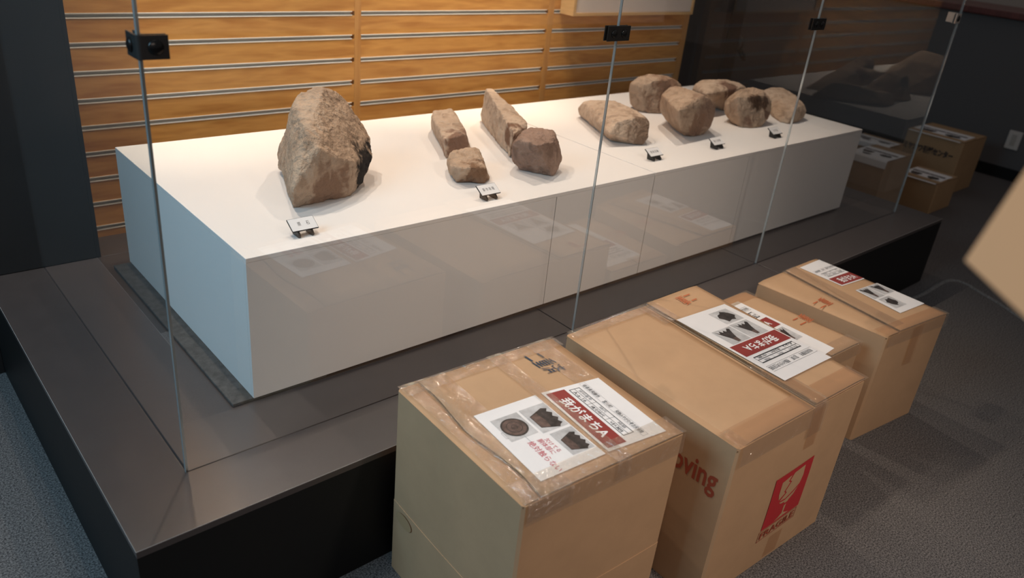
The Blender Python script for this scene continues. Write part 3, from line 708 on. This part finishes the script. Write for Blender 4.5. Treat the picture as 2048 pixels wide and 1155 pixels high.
def pots(sheet, fn, s0, t0, s1, t1, kind, h):
    """printed picture of a pot: fills (s0,t0)-(s1,t1)"""
    F = lambda a, b: (s0+(s1-s0)*a, t0+(t1-t0)*b)
    mb_dark, mb_brown = MB(), MB()
    if kind == 'bowl':
        P = [(0.22, 0.06), (0.78, 0.06), (0.98, 0.70), (0.90, 0.78), (0.84, 0.93), (0.72, 0.84), (0.60, 0.97), (0.47, 0.83), (0.34, 0.95), (0.22, 0.80), (0.10, 0.92), (0.02, 0.72)]
    elif kind == 'vase':
        P = [(0.40, 0.02), (0.60, 0.02), (0.66, 0.30), (0.80, 0.58), (0.98, 0.98), (0.80, 0.80), (0.70, 0.97), (0.58, 0.80), (0.46, 0.93), (0.36, 0.80), (0.14, 0.99), (0.04, 0.90), (0.24, 0.55), (0.34, 0.30)]
    elif kind == 'plate':
        P = [(0.5+0.5*math.cos(a*math.pi/16), 0.5+0.5*math.sin(a*math.pi/16)) for a in range(32)]
    else:  # seen from above, irregular
        P = [(0.02, 0.62), (0.22, 0.78), (0.30, 0.95), (0.52, 0.86), (0.80, 0.98), (0.86, 0.72), (1.0, 0.50), (0.86, 0.25), (0.62, 0.18), (0.50, 0.02), (0.30, 0.14), (0.16, 0.30)]
    d_poly(mb_dark, fn, [F(a, b) for a, b in P], h)
    if kind == 'plate':
        for r, hh, m_ in ((0.43, 0.0003, mb_brown), (0.30, 0.0005, mb_dark), (0.27, 0.0007, mb_brown), (0.12, 0.0009, mb_dark), (0.10, 0.0011, mb_brown)):
            d_poly(m_, fn, [F(0.5+r*math.cos(a*math.pi/16), 0.5+r*math.sin(a*math.pi/16)) for a in range(32)], h+hh*0.5)
    elif kind == 'vase':
        d_poly(mb_brown, fn, [F(a, b) for a, b in ((0.40, 0.02), (0.60, 0.02), (0.64, 0.30), (0.36, 0.32))], h+0.0002)
    elif kind == 'bowl':
        d_poly(mb_brown, fn, [F(a, b) for a, b in ((0.24, 0.08), (0.76, 0.08), (0.86, 0.40), (0.60, 0.46), (0.36, 0.42), (0.16, 0.40))], h+0.0002)

    mb_dark.build('pot_picture', POT, sheet)
    if mb_brown.v: mb_brown.build('pot_tone', POTB, sheet)

def sheet_head(root, fn, sheet, code, banner=(0.04, 0.04, 0.96, 0.35), title=(0.17, 0.10, 0.82, 0.30), table=(0.07, 0.40, 0.88, 0.58), hdr=(0.0, 0.64, 0.96, 0.72), H=0.0):
    """red title banner, small table and address line of a printed sheet"""
    b = MB(); d_rect(b, fn, *banner, H+0.0005); bo = b.build('title_banner', BANNER, sheet)
    t = MB(); d_text(t, fn, '我がまちA', *title, H+0.0009, 0, 0.025); t.build('title_lettering', PAPER, sheet)
    k = MB(); s0, t0, s1, t1 = table
    d_frame(k, fn, s0, t0, s1, t1, 0.006, 0.010, H+0.0005)
    mid = t0 + (t1-t0)*0.5
    w = (s1-s0)
    for q in (0.34, 0.67): d_rect(k, fn, s0+w*q-0.0015, t0, s0+w*q+0.0015, t1, H+0.0005)
    d_rect(k, fn, s0, mid-0.003, s1, mid+0.003, H+0.0005)
    dy = (t1-t0)*0.5
    for i, tx in enumerate((code, '縄文時代', '中期')):
        a = s0 + w*(i+0.5)/3; hw = w*(0.10 if i == 2 else 0.115)
        d_text(k, fn, tx, a-hw, t0+dy*0.22, a+hw, t0+dy*0.80, H+0.0006)
    k.build('table_print', INK, sheet)
    g_ = MB()
    for i, tx in enumerate(('資料番号', '時代', '時期')):
        a = s0 + w*(i+0.5)/3; hw = w*(0.115 if i == 0 else 0.06)
        d_text(g_, fn, tx, a-hw, mid+dy*0.24, a+hw, mid+dy*0.80, H+0.0006)
    a0, b0, a1, b1 = hdr
    d_frame(g_, fn, max(a0, 0.015), b0-0.005, a1, b1+0.012, 0.002, 0.003, H+0.0004)
    g_.build('faint_print', INKG, sheet)
    hd = MB()
    d_text(hd, fn, '岐阜県飛騨市', a0+0.05, b0+0.006, a0+0.29, b1-0.002, H+0.0006)
    d_text(hd, fn, '宮川町', a0+0.36, b0+0.006, a0+0.48, b1-0.002, H+0.0006)
    d_text(hd, fn, '飛騨みやがわ考古民俗館', a0+0.54, b0+0.006, a0+0.92, b1-0.002, H+0.0006)
    hd.build('address_print', INK, sheet)

def make_carton(key, tops, zc, label, group, crease=None, bulge=0.004, card=None):
    card = card or CARD
    c = sum([Vector(p) for p in tops], Vector())/4
    r = thing('cardboard_carton', (c.x, c.y, 0), label, 'cardboard box', group)
    bots = [Vector((p[0], p[1], 0.0005)) for p in tops]
    tp = [Vector((p[0], p[1], p[2]-0.006)) for p in tops]
    mb = MB()
    if crease is None:
        body_ring(mb, tp, bots, 0, 1, bulge=bulge)
        body = mb.build('box_body', card, r)
    else:
        body_ring(mb, tp, bots, crease, 1, bulge=bulge); body = mb.build('box_body', CARD, r)
        lo = MB(); body_ring(lo, tp, bots, 0, crease+0.001, inset=-0.0013, bulge=bulge*1.0); lo.build('lower_sleeve', CARD, r)
    fn = bilin(tops[0], tops[3], tops[2], tops[1], 0)
    return r, fn, body
NEAR = 'cartons lined up on the carpet before the platform'
FAR = 'cartons on the carpet beyond the far end of the case'

# --- carton A: nearest
A_ = [(0.584, -0.038, 0.553), (0.566, -0.500, 0.553), (1.027, -0.530, 0.553), (1.060, -0.058, 0.553)]
ra, fa, _b = make_carton('a', A_, 0, 'nearest cardboard box with a cut printed sheet and red handwriting on top', NEAR, crease=0.41)
sl = lambda v: 0.105 + 0.012*math.sin(v*9) - 0.035*max(0, 0.35-v)
flap(ra, fa, 0.004, lambda v: sl(v)-0.007-0.010*math.sin(math.pi*v)**2, 0.006, 0.994, -0.001, lambda u, v: -0.006*(1-u/0.1)**2 - 0.003*v*(u/0.1))
mainA = flap(ra, fa, lambda v: sl(v)+0.004*math.sin(v*7+1), 0.996, 0.006, 0.994, 0.0, lambda u, v: 0.0020*math.exp(-((u-0.1)/0.05)**2)*abs(math.sin(5*v+0.6)) - 0.004*max(0, (u-0.93)/0.07)**2)
oa = Vector((-0.065, -1, 0)).normalized()
tape(ra, strip_over_front(fa, 0.02, 0.27, [1.0, 0.85, 0.6, 0.4, 0.2, 0.08, 0.0], 0.0017, 0.045, oa))
tape(ra, strip_over_front(fa, 0.535, 0.625, [1.0, 0.9, 0.75, 0.62, 0.4, 0.2, 0.1, 0.0], 0.0056, 0.05, oa))
tape(ra, [(fa(0.80, v, 0.0030), fa(0.93, v, 0.0030)) for v in (1.0, 0.85, 0.7, 0.57)])
tape(ra, [(fa(u, 0.13, 0.0048), fa(u, 0.0, 0.0046)+oa*0.004) for u in (0.0, 0.2, 0.4, 0.6, 0.8, 1.0)])
tape(ra, [(fa(u, 0.0, 0.002)+oa*0.0068, fa(u, 0.0, -0.05)+oa*0.0085) for u in (0.01, 0.2, 0.4, 0.6, 0.8, 0.99)])
tape(ra, [(fa(u, 1.0, 0.0034), fa(u, 0.90, 0.0034)) for u in (0.0, 0.25, 0.5, 0.75, 1.0)])
f1 = bilin((1.018, -0.268), (0.990, -0.505), (0.824, -0.482), (0.852, -0.239), 0.5553)
m1 = MB(); d_rect(m1, f1, 0, 0, 1, 1, 0, 6)
s1 = tag(m1.build('printed_sheet', PAPER, ra), 'upper sheet half with red title banner')
sheet_head(ra, f1, s1, 'A-a-16')
f2 = bilin((0.835, -0.238), (0.814, -0.483), (0.639, -0.469), (0.662, -0.223), 0.5553)
m2_ = MB(); d_rect(m2_, f2, 0, 0, 1, 1, 0, 6)
s2 = tag(m2_.build('printed_sheet', PAPER, ra), 'lower sheet half with three pot pictures')
ph = MB(); d_rect(ph, f2, 0.14, 0.12, 0.475, 0.535, 0.0004); d_rect(ph, f2, 0.135, 0.575, 0.51, 0.98, 0.0004); d_rect(ph, f2, 0.545, 0.63, 0.875, 0.98, 0.0004)
ph.build('picture_ground', PHOTO, s2)

pots(s2, f2, 0.185, 0.145, 0.445, 0.505, 'plate', 0.0006)
pots(s2, f2, 0.19, 0.60, 0.51, 0.97, 'bowl', 0.0006)
pots(s2, f2, 0.60, 0.66, 0.875, 0.97, 'bowl', 0.0006)

hw = MB()
d_text(hw, f2, '欠けてる', 0.58, 0.50, 0.78, 0.57, 0.0005, 0.0); d_text(hw, f2, '胴体部に', 0.56, 0.41, 0.78, 0.49, 0.0005)
d_text(hw, f2, '絶対触らない', 0.55, 0.27, 0.98, 0.37, 0.0005)
hw.build('handwriting', REDINK, s2)
pl = MB()
d_rect(pl, f2, 0.33, 0.10, 0.42, 0.104, 0.0005); d_rect(pl, f2, 0.33, 0.10, 0.333, 0.14, 0.0005); d_rect(pl, f2, 0.417, 0.10, 0.42, 0.14, 0.0005)
pl2 = MB(); d_rect(pl2, f2, 0.44, 0.33, 0.56, 0.334, 0.0005); pl2.build('pencil_line', INKG, s2)
pl.build('pencil_line', INKG, s2)
mk = MB(); fm = bilin((0.978, -0.092), (0.983, -0.190), (0.925, -0.190), (0.920, -0.092), 0.5553)
d_text(mk, fm, '二重済', 0, 0, 1, 1, 0.0, 0.08); mk.build('marker_writing', BLUEINK, ra)
# hand hole and crease on the side facing the daylight
hh = MB(); fl = bilin((0.584-0.0058, -0.038, 0.547), (0.566-0.0058, -0.500, 0.547), (0.566-0.0058, -0.500, 0), (0.584-0.0058, -0.038, 0), 0)
d_poly(hh, fl, [(0.13+0.075*math.cos(a*math.pi/12), 0.36+0.035*math.sin(a*math.pi/12)) for a in range(24)], 0.0005)
hh.build('hand_hole_cover', mat('brown_kraft', (0.42, 0.27, 0.145), 0.6), ra)

# --- carton B: big one marked FRAGILE
B_ = [(1.166, -0.012, 0.509), (1.143, -0.609, 0.508), (1.712, -0.632, 0.509), (1.764, -0.014, 0.509)]
rb_, fbx, bodyB = make_carton('b', B_, 0, 'largest cardboard box, with a red broken-glass FRAGILE mark on its front', NEAR, bulge=0.007)
sB = lambda v: 0.57 + 0.006*v
flap(rb_, fbx, 0.002, lambda v: sB(v)-0.014-0.006*math.sin(3*v+0.5), 0.004, 0.996, -0.001, lambda u, v: -0.010*max(0, 1-u/0.13)**2 - 0.004*max(0, (u-0.48)/0.09))
flap(rb_, fbx, lambda v: sB(v)+0.0, 0.998, 0.004, 0.996, -0.0035, name='under_flap')
flap(rb_, fbx, lambda v: sB(v)+0.002, 0.998, 0.004, 0.996, 0.0065, lambda u, v: -0.003*max(0, (u-0.9)/0.1)**2)
ob = Vector((-0.04, -1, 0)).normalized()
tape(rb_, strip_over_front(fbx, 0.53, 0.66, [0.34, 0.2, 0.1, 0.0], 0.0078, 0.10, ob))
tape(rb_, strip_over_front(fbx, 0.55, 0.64, [0.28, 0.1, 0.0], 0.0084, 0.14, ob), TAPE_B)
tape(rb_, [(fbx(0.50, v, 0.0052), fbx(0.62, v, 0.0078)) for v in (1.0, 0.93, 0.86, 0.80)])
tape(rb_, [(fbx(u, 0.10, 0.0050), fbx(u, 0.0, 0.0046)+ob*0.006) for u in (0.0, 0.2, 0.4, 0.53)], TAPE_B)
tape(rb_, [(fbx(u, 0.10, 0.0088), fbx(u, 0.0, 0.0082)+ob*0.006) for u in (0.66, 0.8, 1.0)], TAPE_B)
tape(rb_, [(fbx(u, 0.0, 0.004)+ob*0.0075, fbx(u, 0.0, -0.055)+ob*0.0095) for u in (0.01, 0.2, 0.4, 0.53)])
tape(rb_, [(fbx(u, 1.0, 0.0048), fbx(u, 0.93, 0.0044)) for u in (0.0, 0.2, 0.4, 0.55)])
tape(rb_, [(fbx(0.0, v, -0.003), fbx(0.07, v, 0.0012)) for v in (0.0, 0.05, 0.1)])
f3 = bilin((1.717, -0.523), (1.485, -0.515), (1.500, -0.140), (1.722, -0.155), 0.5190)
m3 = MB(); d_rect(m3, f3, 0, 0, 1, 1, 0, 6); s3 = m3.build('printed_sheet', PAPER, rb_)
tag(s3, 'sheet in a clear sleeve with three pot pictures')
sheet_head(rb_, f3, s3, 'A-a-2', banner=(0.02, 0.50, 0.96, 0.655), title=(0.19, 0.535, 0.81, 0.63), table=(0.09, 0.685, 0.90, 0.775), hdr=(0.01, 0.82, 0.94, 0.875))
ph = MB(); d_rect(ph, f3, 0.11, 0.06, 0.475, 0.25, 0.0004); d_rect(ph, f3, 0.12, 0.27, 0.475, 0.49, 0.0004); d_rect(ph, f3, 0.50, 0.28, 0.86, 0.49, 0.0004)
ph.build('picture_ground', PHOTO, s3)

# pots stand the other way up on this sheet
g3 = lambda s, t, hh=0.0: f3(s, t, hh)
pots(s3, g3, 0.14, 0.075, 0.44, 0.235, 'top', 0.0006)
pots(s3, g3, 0.16, 0.475, 0.43, 0.285, 'vase', 0.0006)
pots(s3, g3, 0.55, 0.48, 0.84, 0.29, 'vase', 0.0006)

#bs = MB(); d_rect(bs, f3, 0.56, 0.10, 0.88, 0.25, 0.0003); bs.build('blank_patch', mat('bright_paper', (0.86, 0.86, 0.88), 0.5), s3)
sv = MB(); d_rect(sv, f3, -0.02, -0.02, 1.03, 1.03, 0.0016, 8); sv.build('plastic_sleeve', tape_mat('plastic_sleeve_film', (0.99, 0.99, 0.99), 0.035, 0.25, 0.0), rb_)
mk = MB(); fm = bilin((1.680, -0.094), (1.612, -0.094), (1.612, -0.045), (1.680, -0.045), 0.5190)
d_text(mk, fm, '二重', 0, 0, 1, 1, 0.0, 0.08); mk.build('marker_writing', STAMP, rb_)
# front face printing
ff = bilin((1.143, -0.609, 0.503), (1.712, -0.632, 0.503), (1.712, -0.632, 0), (1.143, -0.609, 0), 0)
def onbulge(fn, amp, base=0.0006):
    return lambda s, t, hh=0.0: fn(s, t, base + amp*math.sin(math.pi*min(max(s, 0), 1))*math.sin(math.pi*min(max(t, 0), 1)) + hh)
fq = onbulge(ff, 0.0075, 0.0006)
fr = MB(); fr.grid(lambda a, b: fq(0.385+0.305*a, (0.287+0.018*a)+0.345*b), 8, 10)
fro = fr.build('fragile_mark', FRAG, rb_)
gs = lambda a, b, hh=0.0: fq(0.385+0.305*a, (0.287+0.018*a)+0.345*b, 0.0004+hh)
gm = MB()
bowl_l = [(0.20, 0.86), (0.44, 0.90), (0.38, 0.80), (0.44, 0.76), (0.33, 0.62), (0.38, 0.58), (0.24, 0.50), (0.20, 0.62)]
bowl_m = [(0.50, 0.91), (0.78, 0.93), (0.80, 0.72), (0.76, 0.58), (0.60, 0.50), (0.44, 0.44), (0.28, 0.46), (0.42, 0.57), (0.37, 0.62), (0.48, 0.76), (0.42, 0.80)]
bowl_b = [(0.28, 0.43), (0.44, 0.41), (0.62, 0.47), (0.74, 0.54), (0.66, 0.42), (0.56, 0.36), (0.54, 0.33), (0.46, 0.33), (0.44, 0.37), (0.34, 0.38)]
stem = [(0.47, 0.28), (0.53, 0.29), (0.52, 0.12), (0.60, 0.08), (0.70, 0.045), (0.30, 0.035), (0.40, 0.07), (0.48, 0.12)]
for P in (bowl_l, bowl_m, bowl_b, stem):
    # triangulate the concave outline
    bm = bmesh.new(); vs = [bm.verts.new((a, b, 0)) for a, b in P]; bm.faces.new(vs); bmesh.ops.triangulate(bm, faces=bm.faces[:])
    bm.verts.index_update(); gm.add([gs(v.co.x, v.co.y) for v in bm.verts], [[q.index for q in f_.verts] for f_ in bm.faces]); bm.free()
gm.build('glass_symbol', CARD, fro)
tx = MB(); ft = lambda a, b, hh=0.0: fq(0.378+0.306*a, (0.205+0.018*a)+0.075*b, 0.0002+hh)
d_frame(tx, ft, 0, 0, 1, 1, 0.012, 0.05, 0.0)
d_text(tx, ft, 'FRAGILE', 0.05, 0.18, 0.95, 0.82, 0.0004, 0, 0.02); tx.build('fragile_lettering', MOVRED, fro)
fl = bilin((1.166, -0.004, 0.503), (1.143, -0.609, 0.507), (1.143, -0.609, 0), (1.166, -0.004, 0), 0)
fq2 = onbulge(fl, 0.0075, 0.0008)
mv = MB(); fmv = lambda a, b, hh=0.0: fq2(0.650+0.300*a, 0.655+0.165*b, hh)
d_text(mv, fmv, 'Moving', 0, 0, 1, 1, 0.0, 0, 0.02); mv.build('moving_lettering', MOVRED, rb_)
# tape patches low and high on the front
tp_ = MB(); tp_.grid(lambda a, b: fq(0.50+0.11*a, 0.02+0.16*b, 0.0003), 3, 4); tp_.build('tape_strip', TAPE_B, rb_)

# --- carton C: lower one, half hidden
C_ = [(1.782, -0.006, 0.400), (1.792, -0.428, 0.400), (2.135, -0.440, 0.400), (2.110, -0.006, 0.400)]
rc, fc, _b = make_carton('c', C_, 0, 'lower cardboard box wedged between the FRAGILE box and the farthest carpet box', NEAR)
flap(rc, fc, 0.003, 0.46, 0.004, 0.996, 0.0)
flap(rc, fc, 0.465, 0.997, 0.004, 0.996, 0.001, lambda u, v: -0.006*max(0, (u-0.85)/0.15)**2)
oc = Vector((0, -1, 0))
tape(rc, [(fc(u, 0.12, 0.0022), fc(u, 0.0, 0.002)+oc*0.006) for u in (0.4, 0.6, 0.8, 1.0)])
tape(rc, [(fc(u, 1.0, 0.0022), fc(u, 0.88, 0.0022)) for u in (0.4, 0.6, 0.8, 1.0)], TAPE_B)
tape(rc, [(fc(u, 0.0, 0.002)+oc*0.0068, fc(u, 0.0, -0.04)+oc*0.0085) for u in (0.0, 0.3, 0.6, 0.99)])
f4 = bilin((1.800, -0.040), (2.005, -0.043), (2.001, -0.413), (1.800, -0.425), 0.4022)
m4 = MB(); d_rect(m4, f4, 0, 0, 1, 1, 0, 6); s4 = m4.build('printed_sheet', PAPER, rc)
sheet_head(rc, f4, s4, 'A-a-7', banner=(0.04, 0.51, 0.93, 0.665), title=(0.17, 0.545, 0.80, 0.64), table=(0.07, 0.70, 0.86, 0.80), hdr=(0.0, 0.835, 0.94, 0.885))
ph = MB(); d_rect(ph, f4, 0.50, 0.27, 0.88, 0.48, 0.0004); d_rect(ph, f4, 0.08, 0.27, 0.46, 0.48, 0.0004); ph.build('picture_ground', PHOTO, s4)
pots(s4, f4, 0.54, 0.29, 0.84, 0.475, 'vase', 0.0006); pots(s4, f4, 0.12, 0.29, 0.42, 0.475, 'vase', 0.0006)

mk = MB(); fm = bilin((2.046, -0.222), (2.125, -0.222), (2.125, -0.270), (2.046, -0.270), 0.4030)
d_text(mk, fm, '二重', 0, 0, 1, 1, 0.0, 0.08); mk.build('marker_writing', STAMP, rc)

# --- carton D: farthest of the four
D_ = [(2.168, -0.012, 0.425), (2.200, -0.490, 0.423), (2.572, -0.534, 0.425), (2.585, -0.012, 0.425)]
rd, fd, _b = make_carton('d', D_, 0, 'cardboard box standing farthest along the platform front, sheet split by tape', NEAR, crease=None)
sD = lambda v: 0.20 + 0.24*v
flap(rd, fd, 0.003, lambda v: sD(v)-0.012, 0.004, 0.996, 0.0, lambda u, v: -0.008*max(0, 1-u/0.10)**2)
flap(rd, fd, lambda v: sD(v), 0.997, 0.004, 0.996, 0.004, lambda u, v: -0.004*max(0, (u-0.85)/0.15)**2)
od = Vector((-0.1, -1, 0)).normalized()
tape(rd, [(fd(sD(v)-0.06, v, 0.0042), fd(sD(v)+0.16, v, 0.0056)) for v in (1.0, 0.9, 0.7, 0.5, 0.3, 0.15, 0.05)])
tape(rd, [(fd(u, 0.10, 0.0056), fd(u, 0.0, 0.0052)+od*0.006) for u in (0.0, 0.3, 0.6, 1.0)], TAPE_B)
tape(rd, [(fd(u, 0.0, 0.004)+od*0.0068, fd(u, 0.0, -0.04)+od*0.0085) for u in (0.01, 0.4, 0.7, 0.99)])
tape(rd, [(fd(0.42, 0.0, 0.002)+od*0.0086, fd(0.56, 0.0, 0.002)+od*0.0086), (fd(0.42, 0.0, -0.06)+od*0.0095, fd(0.56, 0.0, -0.06)+od*0.0095), (fd(0.42, 0.0, -0.15)+od*0.0105, fd(0.56, 0.0, -0.15)+od*0.0105)], TAPE_B)
f5 = bilin((2.426, -0.030), (2.574, -0.029), (2.570, -0.222), (2.421, -0.208), 0.4303)
m5 = MB(); d_rect(m5, f5, 0, 0, 1, 1, 0, 6); s5 = tag(m5.build('printed_sheet', PAPER, rd), 'upper sheet half with red title banner')
sheet_head(rd, f5, s5, 'A-a-5', banner=(0.055, 0.03, 1.0, 0.34), title=(0.24, 0.08, 0.90, 0.28), table=(0.16, 0.40, 0.93, 0.57), hdr=(0.06, 0.64, 0.98, 0.71))
f6 = bilin((2.433, -0.255), (2.576, -0.268), (2.566, -0.452), (2.401, -0.438), 0.4303)
m6 = MB(); d_rect(m6, f6, 0, 0, 1, 1, 0, 6); s6 = tag(m6.build('printed_sheet', PAPER, rd), 'lower sheet half with pot pictures')
ph = MB(); d_rect(ph, f6, 0.05, 0.58, 0.48, 0.99, 0.0004); d_rect(ph, f6, 0.52, 0.60, 0.96, 0.99, 0.0004); d_rect(ph, f6, 0.12, 0.15, 0.56, 0.54, 0.0004); ph.build('picture_ground', PHOTO, s6)
pots(s6, f6, 0.08, 0.60, 0.42, 0.98, 'vase', 0.0006); pots(s6, f6, 0.58, 0.62, 0.92, 0.98, 'vase', 0.0006); pots(s6, f6, 0.17, 0.20, 0.50, 0.50, 'top', 0.0006)

mk = MB(); fm = bilin((2.182, -0.213), (2.262, -0.213), (2.262, -0.262), (2.182, -0.262), 0.4262)
d_text(mk, fm, '二重', 0, 0, 1, 1, 0.0, 0.08); mk.build('marker_writing', STAMP, rd)

# --- far cartons
def far_carton(x0, x1, y0, y1, h, label, sheet_u, sheet_v, drape=0.0, over=0.0):
    tops = [(x0, y1, h), (x0, y0, h), (x1, y0, h), (x1, y1, h)]
    r, fn, _ = make_carton('f', tops, 0, label, FAR, bulge=0.004, card=CARD_DIM)
    flap(r, fn, 0.003, 0.49, 0.004, 0.996, 0.0, material=CARD_DIM); flap(r, fn, 0.495, 0.997, 0.004, 0.996, 0.0, material=CARD_DIM)
    tape(r, [(fn(0.42, v, 0.0012), fn(0.58, v, 0.0012)) for v in (1, 0.5, 0)], TAPE_B)
    u0, u1 = sheet_u; v0, v1 = sheet_v
    # text runs front-wards (-y), page top away from the case
    a, b, c, d = fn(u1, v1, 0.0024), fn(u1, v0, 0.0024), fn(u0, v0, 0.0024), fn(u0, v1, 0.0024)
    if over:
        c = c + Vector((-over, 0, 0)); d = d + Vector((-over, 0, 0))
    m_ = MB(); g_ = bilin(a, b, c, d, 0)
    m_.grid(lambda p, q: g_(p, q) - Vector((0, 0, over*0.35*(1-q)**3)), 8, 8)
    if drape:
        m_.add([d, c, c+Vector((-0.008, 0, -0.010)), d+Vector((-0.008, 0, -0.010)), c+Vector((-0.009, 0, -drape)), d+Vector((-0.009, 0, -drape))], [(0, 1, 2, 3), (3, 2, 4, 5)])
    s = m_.build('printed_sheet', PAPER, r)
    bn = MB(); d_rect(bn, g_, 0.06, 0.62, 0.94, 0.74, 0.0008); bn.build('title_banner', mat('printed_dark_grey', (0.10, 0.08, 0.08), 0.5), s)
    tl = MB(); d_text(tl, g_, '我がまちA', 0.2, 0.64, 0.8, 0.72, 0.0014); tl.build('title_lettering', PAPER, s)
    
    pots(s, g_, 0.10, 0.30, 0.42, 0.56, 'bowl', 0.0008); pots(s, g_, 0.56, 0.28, 0.90, 0.56, 'top', 0.0008)
    pots(s, g_, 0.22, 0.08, 0.48, 0.26, 'bowl', 0.0008) if drape else None
    
    return r
far_carton(4.49, 4.84, 0.585, 0.83, 0.40, 'small carton close behind the far glass pane, sheet folded over its edge', (0.0, 0.7), (0.0, 0.98), drape=0.05)
far_carton(4.86, 5.06, 0.74, 1.02, 0.40, 'carton standing just behind the one close to the far glass pane', (0.0, 0.75), (0.02, 0.98), drape=0.04)
far_carton(5.09, 5.42, 0.465, 0.73, 0.208, 'low carton with an overhanging sheet, in front of the lettered moving box', (0.0, 0.8), (0.05, 0.97), over=0.02)
rg = far_carton(5.66, 6.08, 0.58, 0.98, 0.385, 'lettered moving-company carton near the charcoal counter', (0.0, 0.62), (0.06, 0.97), over=0.02)
fg = bilin((5.656, 0.98, 0.375), (5.656, 0.58, 0.375), (5.656, 0.58, 0), (5.656, 0.98, 0), 0)
lt = MB(); d_text(lt, fg, 'ミヤガワ引越センター', 0.02, 0.66, 0.90, 0.80, 0.006, 0, 0.04); lt.build('company_lettering', INK, rg)

# --- carton corner close to the lens
P0 = Vector((0.3575, -1.1200, 1.3674)); ea = Vector((0.4766, -0.0767, 0.8757)); eb = Vector((-0.1944, -0.9141, -0.3558)); nn = Vector((0.8783, -0.0007, -0.4781))
oc_ = thing('carried_carton', P0 + ea*0.15 + eb*0.17, 'out-of-focus tan cardboard box corner close to the lens', 'cardboard box')
mm = MB()
q0 = P0; q1 = P0+eb*0.34; q2 = P0+eb*0.34+ea*0.30; q3 = P0+ea*0.30
mm.prism([q0, q3, q2, q1], nn*0.005); mm.build('box_body', mat('orange_tan_cardboard', (0.70, 0.37, 0.18), 0.7), oc_)
